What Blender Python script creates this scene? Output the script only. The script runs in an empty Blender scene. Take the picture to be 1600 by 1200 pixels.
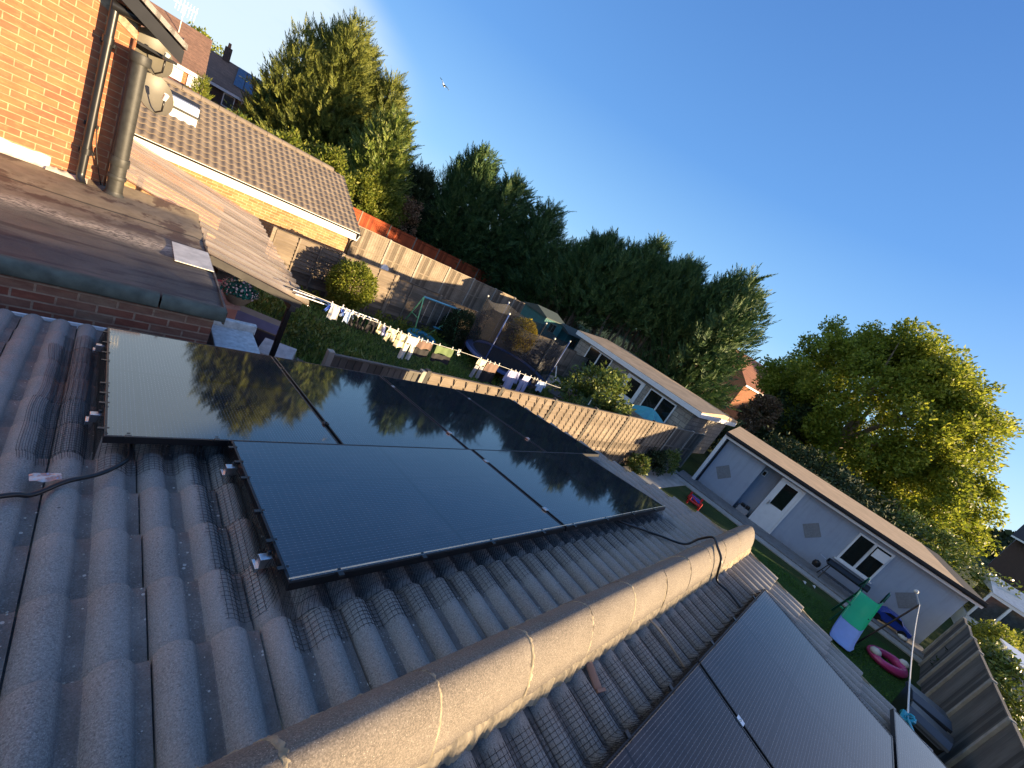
import bpy, math, random
import numpy as np
from mathutils import Matrix, Vector
R=math.radians
scene=bpy.context.scene
col=scene.collection
# ------------------------------------------------------------------ camera
cam_d=bpy.data.cameras.new('camera'); cam=bpy.data.objects.new('camera',cam_d); col.objects.link(cam)
RT=((0.66282385,-0.57248073,0.48262859),(0.14611822,-0.53327372,-0.83322783),(0.73438002,0.62280411,-0.26981667))
cm=Matrix(((RT[0][0],-RT[1][0],-RT[2][0]),(RT[0][1],-RT[1][1],-RT[2][1]),(RT[0][2],-RT[1][2],-RT[2][2]))).to_4x4()
cm.translation=Vector((-0.15219,-0.42945,1.24362))
cam.matrix_world=cm
cam_d.sensor_width=36; cam_d.lens=632.4/1600*36; cam_d.clip_start=0.02; cam_d.clip_end=3000
scene.camera=cam
# ------------------------------------------------------------------ light
SUN_EL=R(6.8); SH=Vector((0.56,-0.83,0)).normalized()
sun_dir=Vector((SH.x*math.cos(SUN_EL),SH.y*math.cos(SUN_EL),math.sin(SUN_EL)))
sd=bpy.data.lights.new('sun','SUN'); so=bpy.data.objects.new('sun',sd); col.objects.link(so)
so.rotation_euler=sun_dir.to_track_quat('Z','Y').to_euler()
sd.energy=3.8; sd.angle=R(0.6); sd.color=(1.0,0.74,0.43)
w=bpy.data.worlds.new('World'); scene.world=w; w.use_nodes=True
nt=w.node_tree; nt.nodes.clear()
wo=nt.nodes.new('ShaderNodeOutputWorld'); bg=nt.nodes.new('ShaderNodeBackground')
sky=nt.nodes.new('ShaderNodeTexSky'); sky.sky_type='NISHITA'; sky.sun_disc=False
sky.sun_elevation=R(22); sky.sun_rotation=math.atan2(SH.x,SH.y)
sky.air_density=1.0; sky.dust_density=0.3; sky.ozone_density=3.0
bg.inputs['Strength'].default_value=0.10
# a thin high bank of cloud, laid out by sky direction
tc=nt.nodes.new('ShaderNodeTexCoord'); 
def wmath(op,a,b=None,c=None):
    n=nt.nodes.new('ShaderNodeMath'); n.operation=op
    for i,v in enumerate((a,b,c)):
        if v is None: continue
        if isinstance(v,(int,float)): n.inputs[i].default_value=v
        else: nt.links.new(v,n.inputs[i])
    return n.outputs[0]
sx=nt.nodes.new('ShaderNodeSeparateXYZ'); nt.links.new(tc.outputs['Generated'],sx.inputs[0])
mp=nt.nodes.new('ShaderNodeMapping'); mp.inputs['Scale'].default_value=(2.0,2.0,14.0); nt.links.new(tc.outputs['Generated'],mp.inputs[0])
nz=nt.nodes.new('ShaderNodeTexNoise'); nz.inputs['Scale'].default_value=1.6; nz.inputs['Detail'].default_value=7; nt.links.new(mp.outputs[0],nz.inputs['Vector'])
# azimuth toward +Y (left of view): cloud only there, and only low in the sky
azw=nt.nodes.new('ShaderNodeMapRange'); azw.interpolation_type='SMOOTHSTEP'
azr=wmath('DIVIDE',sx.outputs[0],wmath('MAXIMUM',sx.outputs[1],0.02))
azw.inputs['From Min'].default_value=0.50; azw.inputs['From Max'].default_value=0.10; nt.links.new(azr,azw.inputs['Value'])
ew=nt.nodes.new('ShaderNodeMapRange'); ew.interpolation_type='SMOOTHSTEP'
lim=wmath('SUBTRACT',0.36,wmath('MULTIPLY',azr,0.42))
nt.links.new(wmath('SUBTRACT',sx.outputs[2],lim),ew.inputs['Value'])
ew.inputs['From Min'].default_value=0.035; ew.inputs['From Max'].default_value=-0.03
posy=wmath('GREATER_THAN',sx.outputs[1],0.0)
cf=wmath('MULTIPLY',wmath('MULTIPLY',azw.outputs[0],ew.outputs[0]),posy)
cf=wmath('MULTIPLY',cf,wmath('MULTIPLY_ADD',nz.outputs['Fac'],1.0,0.45))
cf=wmath('MINIMUM',cf,0.85)
mx=nt.nodes.new('ShaderNodeMixRGB'); mx.inputs['Color2'].default_value=(1.9,2.25,2.5,1)
nt.links.new(cf,mx.inputs['Fac']); 
# soften the very bright band at the horizon
def vm(op,a,b):
    n=nt.nodes.new('ShaderNodeVectorMath'); n.operation=op
    for i,v in enumerate((a,b)):
        if isinstance(v,tuple): n.inputs[i].default_value=v
        else: nt.links.new(v,n.inputs[i])
    return n.outputs[0]
skv=vm('MULTIPLY',sky.outputs[0],(0.66,0.86,1.0))
skv=vm('DIVIDE',skv,vm('ADD',vm('MULTIPLY',skv,(1/3.8,1/6.2,1/15.0)),(1,1,1)))
# clear evening blue laid over it by height above the horizon
gr=nt.nodes.new('ShaderNodeValToRGB'); e_=gr.color_ramp.elements
STOPS=((0,(1.25,1.90,2.3)),(.12,(.72,1.42,2.22)),(.34,(.32,.84,1.85)),(.62,(.185,.53,1.40)),(1,(.17,.46,1.25)))
for x_,c_ in STOPS[1:-1]: e_.new(x_)
for q_,(x_,c_) in zip(e_,STOPS): q_.position=x_; q_.color=tuple(v/3 for v in c_)+(1,)
nt.links.new(wmath('MAXIMUM',sx.outputs[2],0.0),gr.inputs[0])
gm=nt.nodes.new('ShaderNodeMixRGB'); gm.inputs['Fac'].default_value=.85; nt.links.new(skv,gm.inputs['Color1']); nt.links.new(vm('MULTIPLY',gr.outputs[0],(3.0,3.0,3.0)),gm.inputs['Color2']); skv=gm.outputs[0]
# warm brightening low in the sky around the sun
dt=nt.nodes.new('ShaderNodeVectorMath'); dt.operation='DOT_PRODUCT'; nt.links.new(tc.outputs['Generated'],dt.inputs[0]); dt.inputs[1].default_value=tuple(sun_dir)
gl=wmath('POWER',wmath('MAXIMUM',dt.outputs['Value'],0.0),9.0)
gv=nt.nodes.new('ShaderNodeMixRGB'); gv.blend_type='ADD'; gv.inputs['Color2'].default_value=(6.0,4.6,3.4,1); nt.links.new(gl,gv.inputs['Fac']); nt.links.new(skv,gv.inputs['Color1'])
nt.links.new(gv.outputs[0],mx.inputs['Color1'])
nt.links.new(mx.outputs[0],bg.inputs['Color']); nt.links.new(bg.outputs[0],wo.inputs['Surface'])
vs=scene.view_settings; vs.view_transform='Standard'; vs.look='None'; vs.exposure=2.12; vs.gamma=1.0; vs.use_curve_mapping=False
# ------------------------------------------------------------------ helpers
PITCH=R(10.765); TA=math.tan(PITCH); PB=R(10.2); TB=math.tan(PB)
G0=-3.05
class MB:
    def __init__(s): s.v=[]; s.f=[]; s.sm=False
    def add(s,vs,fs,M=None):
        o=len(s.v)
        if M is not None: vs=[tuple(M@Vector(p)) for p in vs]
        s.v.extend([tuple(p) for p in vs]); s.f.extend([tuple(i+o for i in f) for f in fs]); return s
    def box(s,x0,x1,y0,y1,z0,z1,M=None):
        v=[(x0,y0,z0),(x1,y0,z0),(x1,y1,z0),(x0,y1,z0),(x0,y0,z1),(x1,y0,z1),(x1,y1,z1),(x0,y1,z1)]
        return s.add(v,[(0,3,2,1),(4,5,6,7),(0,1,5,4),(1,2,6,5),(2,3,7,6),(3,0,4,7)],M)
    def beam(s,a,b,w,h,up=(0,0,1)):
        a=Vector(a);b=Vector(b);d=(b-a);L=d.length
        if L<1e-6:return s
        d/=L; u=Vector(up)
        sd_=d.cross(u)
        if sd_.length<1e-4: sd_=d.cross(Vector((1,0,0)))
        sd_.normalize(); u=sd_.cross(d)
        v=[]
        for p in (a,b):
            for i,j in ((-1,-1),(1,-1),(1,1),(-1,1)): v.append(tuple(p+sd_*(i*w/2)+u*(j*h/2)))
        return s.add(v,[(0,1,2,3),(7,6,5,4),(0,4,5,1),(1,5,6,2),(2,6,7,3),(3,7,4,0)])
    def tube(s,pts,r,n=8,cap=True):
        pts=[Vector(p) for p in pts]; m=len(pts)
        rr=r if isinstance(r,(list,tuple)) else [r]*m
        v=[];f=[];prev=None
        for i,p in enumerate(pts):
            t=(pts[min(i+1,m-1)]-pts[max(i-1,0)])
            if t.length<1e-9: t=Vector((0,0,1))
            t.normalize()
            a=prev if prev is not None else (Vector((0,0,1)) if abs(t.z)<.9 else Vector((1,0,0)))
            x=t.cross(a)
            if x.length<1e-5: x=t.cross(Vector((0,1,0)))
            x.normalize(); y=x.cross(t); y.normalize(); prev=y
            # keep frame
            for k in range(n):
                an=2*math.pi*k/n; v.append(tuple(p+(x*math.cos(an)+y*math.sin(an))*rr[i]))
        for i in range(m-1):
            for k in range(n):
                a=i*n+k;b=i*n+(k+1)%n; f.append((a,b,b+n,a+n))
        if cap: f.append(tuple(range(n-1,-1,-1))); f.append(tuple((m-1)*n+k for k in range(n)))
        return s.add(v,f)
    def lathe(s,prof,c=(0,0,0),n=20,M=None):
        v=[];f=[];m=len(prof)
        for r,z in prof:
            for k in range(n):
                an=2*math.pi*k/n; v.append((c[0]+r*math.cos(an),c[1]+r*math.sin(an),c[2]+z))
        for i in range(m-1):
            for k in range(n):
                a=i*n+k;b=i*n+(k+1)%n; f.append((a,b,b+n,a+n))
        return s.add(v,f,M)
    def prism(s,poly,axis,a0,a1,M=None):
        n=len(poly);v=[]
        for a in (a0,a1):
            for p,q in poly:
                v.append((a,p,q) if axis=='x' else (p,a,q) if axis=='y' else (p,q,a))
        f=[tuple(range(n)),tuple(range(2*n-1,n-1,-1))]+[(i,i+n,(i+1)%n+n,(i+1)%n) for i in range(n)]
        return s.add(v,f,M)
    def grid(s,P):  # P[i][j] points
        a=len(P);b=len(P[0]);v=[p for r in P for p in r]
        f=[(i*b+j,i*b+j+1,(i+1)*b+j+1,(i+1)*b+j) for i in range(a-1) for j in range(b-1)]
        return s.add(v,f)
def mkobj(name,mb,mat,parent=None,smooth=False,off=None,bevel=0,fixn=True):
    me=bpy.data.meshes.new(name)
    v=mb.v
    if off is not None: v=[(p[0]-off[0],p[1]-off[1],p[2]-off[2]) for p in v]
    me.from_pydata(v,[],mb.f); me.update()
    if fixn:
        import bmesh
        bm=bmesh.new(); bm.from_mesh(me); bmesh.ops.recalc_face_normals(bm,faces=bm.faces); bm.to_mesh(me); bm.free()
    if mat is not None: me.materials.append(mat)
    o=bpy.data.objects.new(name,me); col.objects.link(o)
    if smooth:
        me.polygons.foreach_set('use_smooth',[True]*len(me.polygons))
        if smooth!=True:
            try: me.set_sharp_from_angle(angle=R(smooth))
            except Exception: pass
    if bevel:
        b=o.modifiers.new('bevel','BEVEL'); b.width=bevel; b.segments=2; b.limit_method='ANGLE'
    if parent is not None: o.parent=parent
    return o
def tag(o,label=None,cat=None,group=None,kind=None):
    if label: o['label']=label
    if cat: o['category']=cat
    if group: o['group']=group
    if kind: o['kind']=kind
    return o
def thing(name,label,cat,loc=(0,0,0),rotz=0,group=None,rot=None):
    o=bpy.data.objects.new(name,None); col.objects.link(o); o.location=loc
    o.rotation_euler=rot if rot is not None else (0,0,rotz); o.empty_display_size=.2
    return tag(o,label,cat,group)
class W:
    """world-coordinate builder: parts given in world space, stored relative to the thing's base"""
    def __init__(s,name,label,cat,loc,group=None): s.root=thing(name,label,cat,loc,0,group); s.loc=loc
    def part(s,name,mb,mat,parent=None,**k):
        return mkobj(name,mb,mat,parent or s.root,off=s.loc,**k)
def copy_tree(o,parent=None):
    c=o.copy(); col.objects.link(c); c.parent=parent
    for ch in list(o.children): copy_tree(ch,c)
    return c
def struct(name,mb,mat,**k):
    o=mkobj(name,mb,mat,**k); o['kind']='structure'; return o
# ------------------------------------------------------------------ materials
class N:
    def __init__(s,name):
        s.m=bpy.data.materials.new(name); s.m.use_nodes=True; s.t=s.m.node_tree; s.t.nodes.clear()
        s.out=s.t.nodes.new('ShaderNodeOutputMaterial'); s.p=s.t.nodes.new('ShaderNodeBsdfPrincipled')
        s.t.links.new(s.p.outputs[0],s.out.inputs[0]); s.tc=None
    def co(s):
        if s.tc is None: s.tc=s.t.nodes.new('ShaderNodeTexCoord')
        return s.tc.outputs['Object']
    def L(s,a,b): s.t.links.new(a,b)
    def val(s,inp,v):
        if isinstance(v,(int,float)): inp.default_value=v
        elif isinstance(v,tuple): inp.default_value=v+(1,) if len(v)==3 and len(inp.default_value)==4 else v
        else: s.L(v,inp)
    def math(s,op,a,b=0.,c=0.,clamp=False):
        n=s.t.nodes.new('ShaderNodeMath'); n.operation=op; n.use_clamp=clamp
        for i,v in enumerate((a,b,c)): s.val(n.inputs[i],v)
        return n.outputs[0]
    def mapr(s,v,a,b,c=0.,d=1.):
        n=s.t.nodes.new('ShaderNodeMapRange'); s.val(n.inputs[0],v)
        for i,x in enumerate((a,b,c,d)): s.val(n.inputs[i+1],x)
        return n.outputs[0]
    def mp(s,scale=(1,1,1),rot=(0,0,0),vec=None):
        n=s.t.nodes.new('ShaderNodeMapping'); n.inputs['Scale'].default_value=scale; n.inputs['Rotation'].default_value=rot
        s.L(vec or s.co(),n.inputs[0]); return n.outputs[0]
    def noise(s,scale,detail=4,rough=.55,vec=None,dist=0):
        n=s.t.nodes.new('ShaderNodeTexNoise'); n.inputs['Scale'].default_value=scale; n.inputs['Detail'].default_value=detail
        n.inputs['Roughness'].default_value=rough; n.inputs['Distortion'].default_value=dist
        s.L(vec or s.co(),n.inputs['Vector']); return n.outputs['Fac']
    def voro(s,scale,vec=None,out='Distance',feature='F1',rnd=1.0):
        n=s.t.nodes.new('ShaderNodeTexVoronoi'); n.inputs['Scale'].default_value=scale; n.feature=feature; n.inputs['Randomness'].default_value=rnd
        s.L(vec or s.co(),n.inputs['Vector']); return n.outputs[out]
    def sep(s,vec=None):
        n=s.t.nodes.new('ShaderNodeSeparateXYZ'); s.L(vec or s.co(),n.inputs[0]); return n.outputs
    def comb(s,x,y,z=0.):
        n=s.t.nodes.new('ShaderNodeCombineXYZ'); 
        for i,v in enumerate((x,y,z)): s.val(n.inputs[i],v)
        return n.outputs[0]
    def mix(s,f,a,b,mode='MIX'):
        n=s.t.nodes.new('ShaderNodeMixRGB'); n.blend_type=mode
        s.val(n.inputs[0],f); s.val(n.inputs[1],a); s.val(n.inputs[2],b); return n.outputs[0]
    def ramp(s,f,stops,interp='LINEAR'):
        n=s.t.nodes.new('ShaderNodeValToRGB'); n.color_ramp.interpolation=interp; e=n.color_ramp.elements
        while len(e)<len(stops): e.new(.5)
        for x,(p,c) in zip(e,stops): x.position=p; x.color=c+(1,)
        s.L(f,n.inputs[0]); return n.outputs[0]
    def bump(s,h,strength=.4,dist=.01):
        n=s.t.nodes.new('ShaderNodeBump'); n.inputs['Strength'].default_value=strength; n.inputs['Distance'].default_value=dist
        s.L(h,n.inputs['Height']); s.L(n.outputs[0],s.p.inputs['Normal']); return s
    def set(s,**k):
        for a,b in k.items(): s.val(s.p.inputs[{'color':'Base Color','rough':'Roughness','metal':'Metallic','spec':'Specular IOR Level','ior':'IOR','trans':'Transmission Weight','coat':'Coat Weight','alpha':'Alpha','sss':'Subsurface Weight','coatr':'Coat Roughness'}[a]],b)
        return s
def plain(name,c,rough=.6,metal=0,var=.12,scale=6,bump=.0,bscale=60,spec=.5,dist=.003):
    n=N(name); f=n.noise(scale,5)
    lo=tuple(max(0,x*(1-var)) for x in c); hi=tuple(min(1,x*(1+var)) for x in c)
    n.set(color=n.ramp(f,[(.3,lo),(.7,hi)]),rough=rough,metal=metal,spec=spec)
    if bump: n.bump(n.noise(bscale,4),bump,dist)
    return n.m
def island(name,cols,rough=.6,scale=.6,trans=0.):
    """foliage: random tone per leaf plus large light/dark clumps of leaf colour"""
    n=N(name); g=n.t.nodes.new('ShaderNodeNewGeometry'); r=g.outputs['Random Per Island']
    big=n.noise(scale,3)
    f=n.math('ADD',n.math('MULTIPLY',r,.55),n.math('MULTIPLY',big,.5))
    k=len(cols); n.set(color=n.ramp(f,[(.15+.7*i/(k-1),c) for i,c in enumerate(cols)]),rough=rough,spec=.3)
    if trans:
        tl=n.t.nodes.new('ShaderNodeBsdfTranslucent'); mxs=n.t.nodes.new('ShaderNodeMixShader'); mxs.inputs[0].default_value=trans
        n.L(n.p.inputs['Base Color'].links[0].from_socket,tl.inputs[0]); n.L(n.p.outputs[0],mxs.inputs[1]); n.L(tl.outputs[0],mxs.inputs[2]); n.L(mxs.outputs[0],n.out.inputs[0])
    return n.m
def brick(name,c1,c2,mortar,bw=.235,bh=.075,mz=.012,rough=.85,bump=.6,stain=None):
    n=N(name); s=n.sep(); v=n.comb(n.math('ADD',s[0],s[1]),s[2],0.)
    # slightly uneven coursing
    t=n.t.nodes.new('ShaderNodeTexBrick'); n.L(v,t.inputs['Vector'])
    t.inputs['Scale'].default_value=1; t.inputs['Brick Width'].default_value=bw; t.inputs['Row Height'].default_value=bh
    t.inputs['Mortar Size'].default_value=mz/2; t.inputs['Mortar Smooth'].default_value=.25
    t.inputs['Color1'].default_value=c1+(1,); t.inputs['Color2'].default_value=c2+(1,); t.inputs['Mortar'].default_value=mortar+(1,)
    c=n.mix(n.mapr(n.noise(40,6,.7),.3,.75,0,.55),t.outputs['Color'],n.mix(.5,t.outputs['Color'],(c1[0]*.5,c1[1]*.45,c1[2]*.5)))
    c=n.mix(n.mapr(n.noise(7,4,.6,vec=n.mp((1,1,2.4))),.42,.62,0,.45),c,(c1[0]*.45,c1[1]*.42,c1[2]*.5)); c=n.mix(n.mapr(n.noise(11,3,.6,vec=n.comb(n.math('ADD',n.math('ADD',s[0],s[1]),7.3),n.math('MULTIPLY',s[2],2.6),3.)),.55,.7,0,.4),c,(min(1,c1[0]*1.25),c1[1]*1.6,c1[2]*1.7)); c=n.mix(n.mapr(n.noise(1.3,5),.45,.75,0,.35),c,stain or (mortar[0]*.6,mortar[1]*.55,mortar[2]*.5))
    n.set(color=c,rough=rough); h=n.math('ADD',n.math('MULTIPLY',t.outputs['Fac'],-1.),n.math('MULTIPLY',n.noise(60,4),.35)); n.bump(h,bump,.008); return n.m
M={}
RP0=.1375; UJ0=.132-1.2
def tile_mat():
    n=N('concrete_tile'); c=n.co()
    base=n.ramp(n.noise(2.2,6,.6),[(.28,(.158,.146,.135)),(.55,(.218,.203,.189)),(.75,(.275,.258,.242))])
    base=n.mix(n.mapr(n.noise(210,3,.8),.40,.68,0,.75),base,(.42,.40,.37)); base=n.mix(n.mapr(n.noise(150,3,.8,dist=.3),.56,.70,0,.65),base,(.055,.05,.047))
    vg=n.voro(150); base=n.mix(n.math('MULTIPLY',n.math('LESS_THAN',vg,.14),.65),base,(.55,.52,.47))
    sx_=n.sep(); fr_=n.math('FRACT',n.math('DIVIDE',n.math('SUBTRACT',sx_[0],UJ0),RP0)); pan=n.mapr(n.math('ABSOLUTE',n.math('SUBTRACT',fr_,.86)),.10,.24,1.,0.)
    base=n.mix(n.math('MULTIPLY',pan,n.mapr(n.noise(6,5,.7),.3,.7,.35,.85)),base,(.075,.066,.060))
    # chalky lichen specks, denser in the pans
    v=n.voro(34); sp=n.math('LESS_THAN',v,n.math('MULTIPLY',n.mapr(n.noise(7,3),.42,.75,.05,.20),n.math('ADD',pan,.25)))
    v2=n.voro(85); sp2=n.math('LESS_THAN',v2,n.mapr(n.noise(5,3),.35,.7,.0,.30))
    base=n.mix(n.math('MULTIPLY',sp,.75),base,(.55,.52,.46)); base=n.mix(n.math('MULTIPLY',sp2,.5),base,(.34,.31,.28))
    v3=n.voro(11); base=n.mix(n.math('MULTIPLY',n.math('LESS_THAN',v3,n.mapr(n.noise(3,3),.5,.8,0.,.1)),.7),base,(.035,.032,.03))
    n.set(color=base,rough=.82,spec=.35)
    h=n.math('ADD',n.math('MULTIPLY',n.noise(420,3,.7),.6),n.math('MULTIPLY',n.noise(70,4),.8)); n.bump(h,.55,.0025); return n.m
M['tile']=tile_mat()
def ridge_mat():
    n=N('ridge_concrete')
    base=n.ramp(n.noise(5,6,.6),[(.3,(.100,.084,.069)),(.6,(.140,.120,.100)),(.8,(.19,.165,.138))])
    base=n.mix(n.mapr(n.noise(200,3,.8),.42,.70,0,.6),base,(.40,.34,.27)); base=n.mix(n.mapr(n.noise(140,3,.8,dist=.3),.56,.70,0,.5),base,(.09,.07,.055))
    vg=n.voro(120); base=n.mix(n.math('MULTIPLY',n.math('LESS_THAN',vg,.13),.6),base,(.58,.52,.42))
    v=n.voro(30); base=n.mix(n.math('MULTIPLY',n.math('LESS_THAN',v,n.mapr(n.noise(8,3),.5,.85,0.,.13)),.7),base,(.5,.44,.34))
    n.set(color=base,rough=.85,spec=.3); n.bump(n.math('ADD',n.noise(380,3,.7),n.math('MULTIPLY',n.noise(25,4),1.5)),.5,.003); return n.m
M['ridge']=ridge_mat()
M['mortar']=plain('mortar',(.30,.25,.17),.95,var=.35,scale=30,bump=.9,bscale=120)
def glass_pv(name,tint,ior_):
    n=N(name); s=n.sep()
    fx=n.math('FRACT',n.math('DIVIDE',n.math('ADD',s[0],5.0),.0165)); fy=n.math('FRACT',n.math('DIVIDE',n.math('ADD',s[1],5.0),.0835))
    line=n.math('LESS_THAN',fx,.11 if 'dusty' in name else .085)
    pad=n.math('MULTIPLY',n.math('LESS_THAN',n.math('ABSOLUTE',n.math('SUBTRACT',fx,.04)),.085),n.math('LESS_THAN',n.math('ABSOLUTE',n.math('SUBTRACT',n.math('FRACT',n.math('DIVIDE',n.math('ADD',s[1],5.),.028)),.5)),.07))
    gapx=n.math('LESS_THAN',n.math('FRACT',n.math('DIVIDE',n.math('ADD',s[0],5.003),.1765)),.013)
    gapy=n.math('LESS_THAN',fy,.02)
    mid=n.math('LESS_THAN',n.math('ABSOLUTE',s[1]),.006)
    c=n.mix(n.math('MULTIPLY',line,.8),tint,(.15,.145,.15) if 'dusty' in name else (.085,.095,.12)); c=n.mix(n.math('MULTIPLY',pad,.6),c,(.3,.3,.31))
    c=n.mix(n.math('MAXIMUM',n.math('MAXIMUM',gapx,gapy),mid),c,(.003,.003,.005))
    dust=n.math('ADD',n.mapr(n.noise(3.0,6,.65),.5,.8,.01,.12),n.mapr(n.noise(5.0,5,.6,vec=n.mp((1,5,1)) if 'dusty' in name else n.mp((4,.8,1))),.55,.75,0,.07)); c=n.mix(dust,c,(.22,.21,.22))
    bl=n.math('LESS_THAN',n.math('ADD',n.voro(2.6),n.math('MULTIPLY',n.noise(20,4),.06)),.085)
    c=n.mix(n.math('MULTIPLY',bl,n.mapr(n.noise(14,4),.35,.65,.0,.35)),c,(.28,.29,.33))
    rough=n.math('ADD',n.mapr(n.noise(4,5),.3,.8,.028,.06),n.math('MULTIPLY',line,.06))
    n.set(color=c,rough=rough,ior=ior_,spec=.5); return n.m
M['pv']=glass_pv('panel_glass',(.007,.010,.020),1.95)
M['pv2']=glass_pv('dusty_panel_glass',(.020,.016,.018),1.45)  # same glass with its dimmer, browner sky reflection put into tint and index
M['pv_frame']=plain('black_anodised',(.012,.012,.014),.35,metal=.3,var=.2)
M['alu']=plain('aluminium',(.62,.63,.65),.32,metal=1,var=.08,scale=40)
M['blackp']=plain('black_plastic',(.012,.012,.013),.35,var=.3)
M['wire']=plain('black_wire',(.010,.010,.011),.5,var=.1)
M['wirelit']=plain('galvanised_edge_wire',(.60,.54,.40),.45,metal=.2)
M['white']=plain('white_upvc',(.72,.73,.74),.3,var=.05,bump=.05)
M['whited']=plain('dirty_white',(.55,.54,.50),.6,var=.2,scale=9)
def felt():
    n=N('mineral_felt'); s=n.sep()
    b=n.ramp(n.noise(2.0,6,.6),[(.25,(.045,.041,.038)),(.5,(.078,.070,.062)),(.75,(.12,.108,.09))])
    b=n.mix(n.mapr(n.noise(260,2),.4,.75,0,.5),b,(.25,.22,.17))
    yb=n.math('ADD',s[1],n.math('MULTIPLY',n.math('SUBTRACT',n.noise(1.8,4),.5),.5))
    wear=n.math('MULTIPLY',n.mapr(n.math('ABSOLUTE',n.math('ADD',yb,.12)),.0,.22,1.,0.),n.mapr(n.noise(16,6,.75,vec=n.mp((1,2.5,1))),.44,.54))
    tan=n.mapr(yb,-.2,.05,0.,1.); b=n.mix(n.math('MULTIPLY',tan,.75),b,n.ramp(n.noise(9,5),[(.3,(.19,.15,.095)),(.7,(.30,.24,.16))]))  # sunlit rear half painted in as a lighter tan
    stn=n.math('MULTIPLY',n.mapr(n.noise(2.1,5,.7),.50,.56),n.mapr(yb,-.2,.3,0.,.85)); b=n.mix(stn,b,(.075,.045,.034))
    strk=n.mapr(n.noise(2.4,5,.6,vec=n.mp((.5,2.6,1))),.5,.62,0,.75); dark=n.math('MULTIPLY',strk,n.mapr(yb,.05,-.3,0.,1.)); 
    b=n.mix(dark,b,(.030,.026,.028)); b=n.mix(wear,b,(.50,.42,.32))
    seam=n.math('LESS_THAN',n.math('ABSOLUTE',n.math('SUBTRACT',s[1],n.math('MULTIPLY_ADD',n.noise(3,2),.05,.62))),.018); b=n.mix(n.math('MULTIPLY',seam,.8),b,(.03,.027,.025))
    n.set(color=b,rough=n.mapr(n.noise(2.4,5,.6),.3,.7,.6,.92),spec=.4); n.bump(n.math('ADD',n.noise(200,3),n.math('MULTIPLY',n.noise(6,4),3)),.5,.004); return n.m
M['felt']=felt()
M['feltgreen']=plain('green_grey_felt',(.070,.088,.075),.9,var=.35,scale=8,bump=.7,bscale=180)
M['brick_or']=brick('orange_brick',(.46,.155,.060),(.33,.10,.050),(.50,.36,.20),bw=.228,bh=.077,mz=.012)
M['brick_dark']=brick('weathered_brick',(.22,.07,.045),(.22,.17,.13),(.36,.31,.24),bw=.235,bh=.077,mz=.016)
M['brick_yel']=brick('yellow_stock_brick',(.33,.16,.06),(.44,.26,.11),(.50,.40,.25),bw=.235,bh=.078,mz=.018)
M['brick_house']=brick('house_brick',(.38,.15,.07),(.28,.10,.055),(.42,.33,.22))
M['brick_brown']=brick('brown_brick',(.10,.055,.04),(.075,.045,.035),(.12,.09,.07))
# ---------------------------------------------------------------- tiled roof
HT=-0.095; RP=0.1375; RW=0.100; RH=0.036; S0=0.19; GA=0.29; WEDGE=0.036
UJ=0.132                 # a tile joint lies here, every second roll
def prof(u):
    t=(u-UJ)%RP
    if t<RW: return -RH+RH*math.sin(math.pi*t/RW)**.72
    return -RH-0.002*math.sin(math.pi*(t-RW)/(RP-RW))
def surfz(u,s):          # height above the crest plane, wedge of the courses included
    k=(s-S0)/GA; fr=k-math.floor(k)
    return prof(u)-WEDGE*(1-fr)
def P3(side,u,s,z):
    a=PITCH if side>0 else PB
    return (u,side*(s*math.cos(a)+z*math.sin(a)),-s*math.sin(a)+z*math.cos(a)+HT)
def us_samples(u0,u1):
    out=[]; k0=math.floor((u0-UJ)/RP)-1; k1=math.ceil((u1-UJ)/RP)+1
    for k in range(k0,k1):
        b=UJ+k*RP
        ts=[RW*i/9 for i in range(10)]+[RW+(RP-RW)*i/3 for i in (1,2)]
        ts=ts+[RP-.0055,RP-.0046,RP-.0008]
        for t in ts: out.append((b+t, 1 if (k%2==1 and False) else 0))
    pts=sorted(set(round(u,5) for u,_ in out)); pts=[u for u in pts if u0<u<u1]
    return [u0]+pts+[u1]
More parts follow.
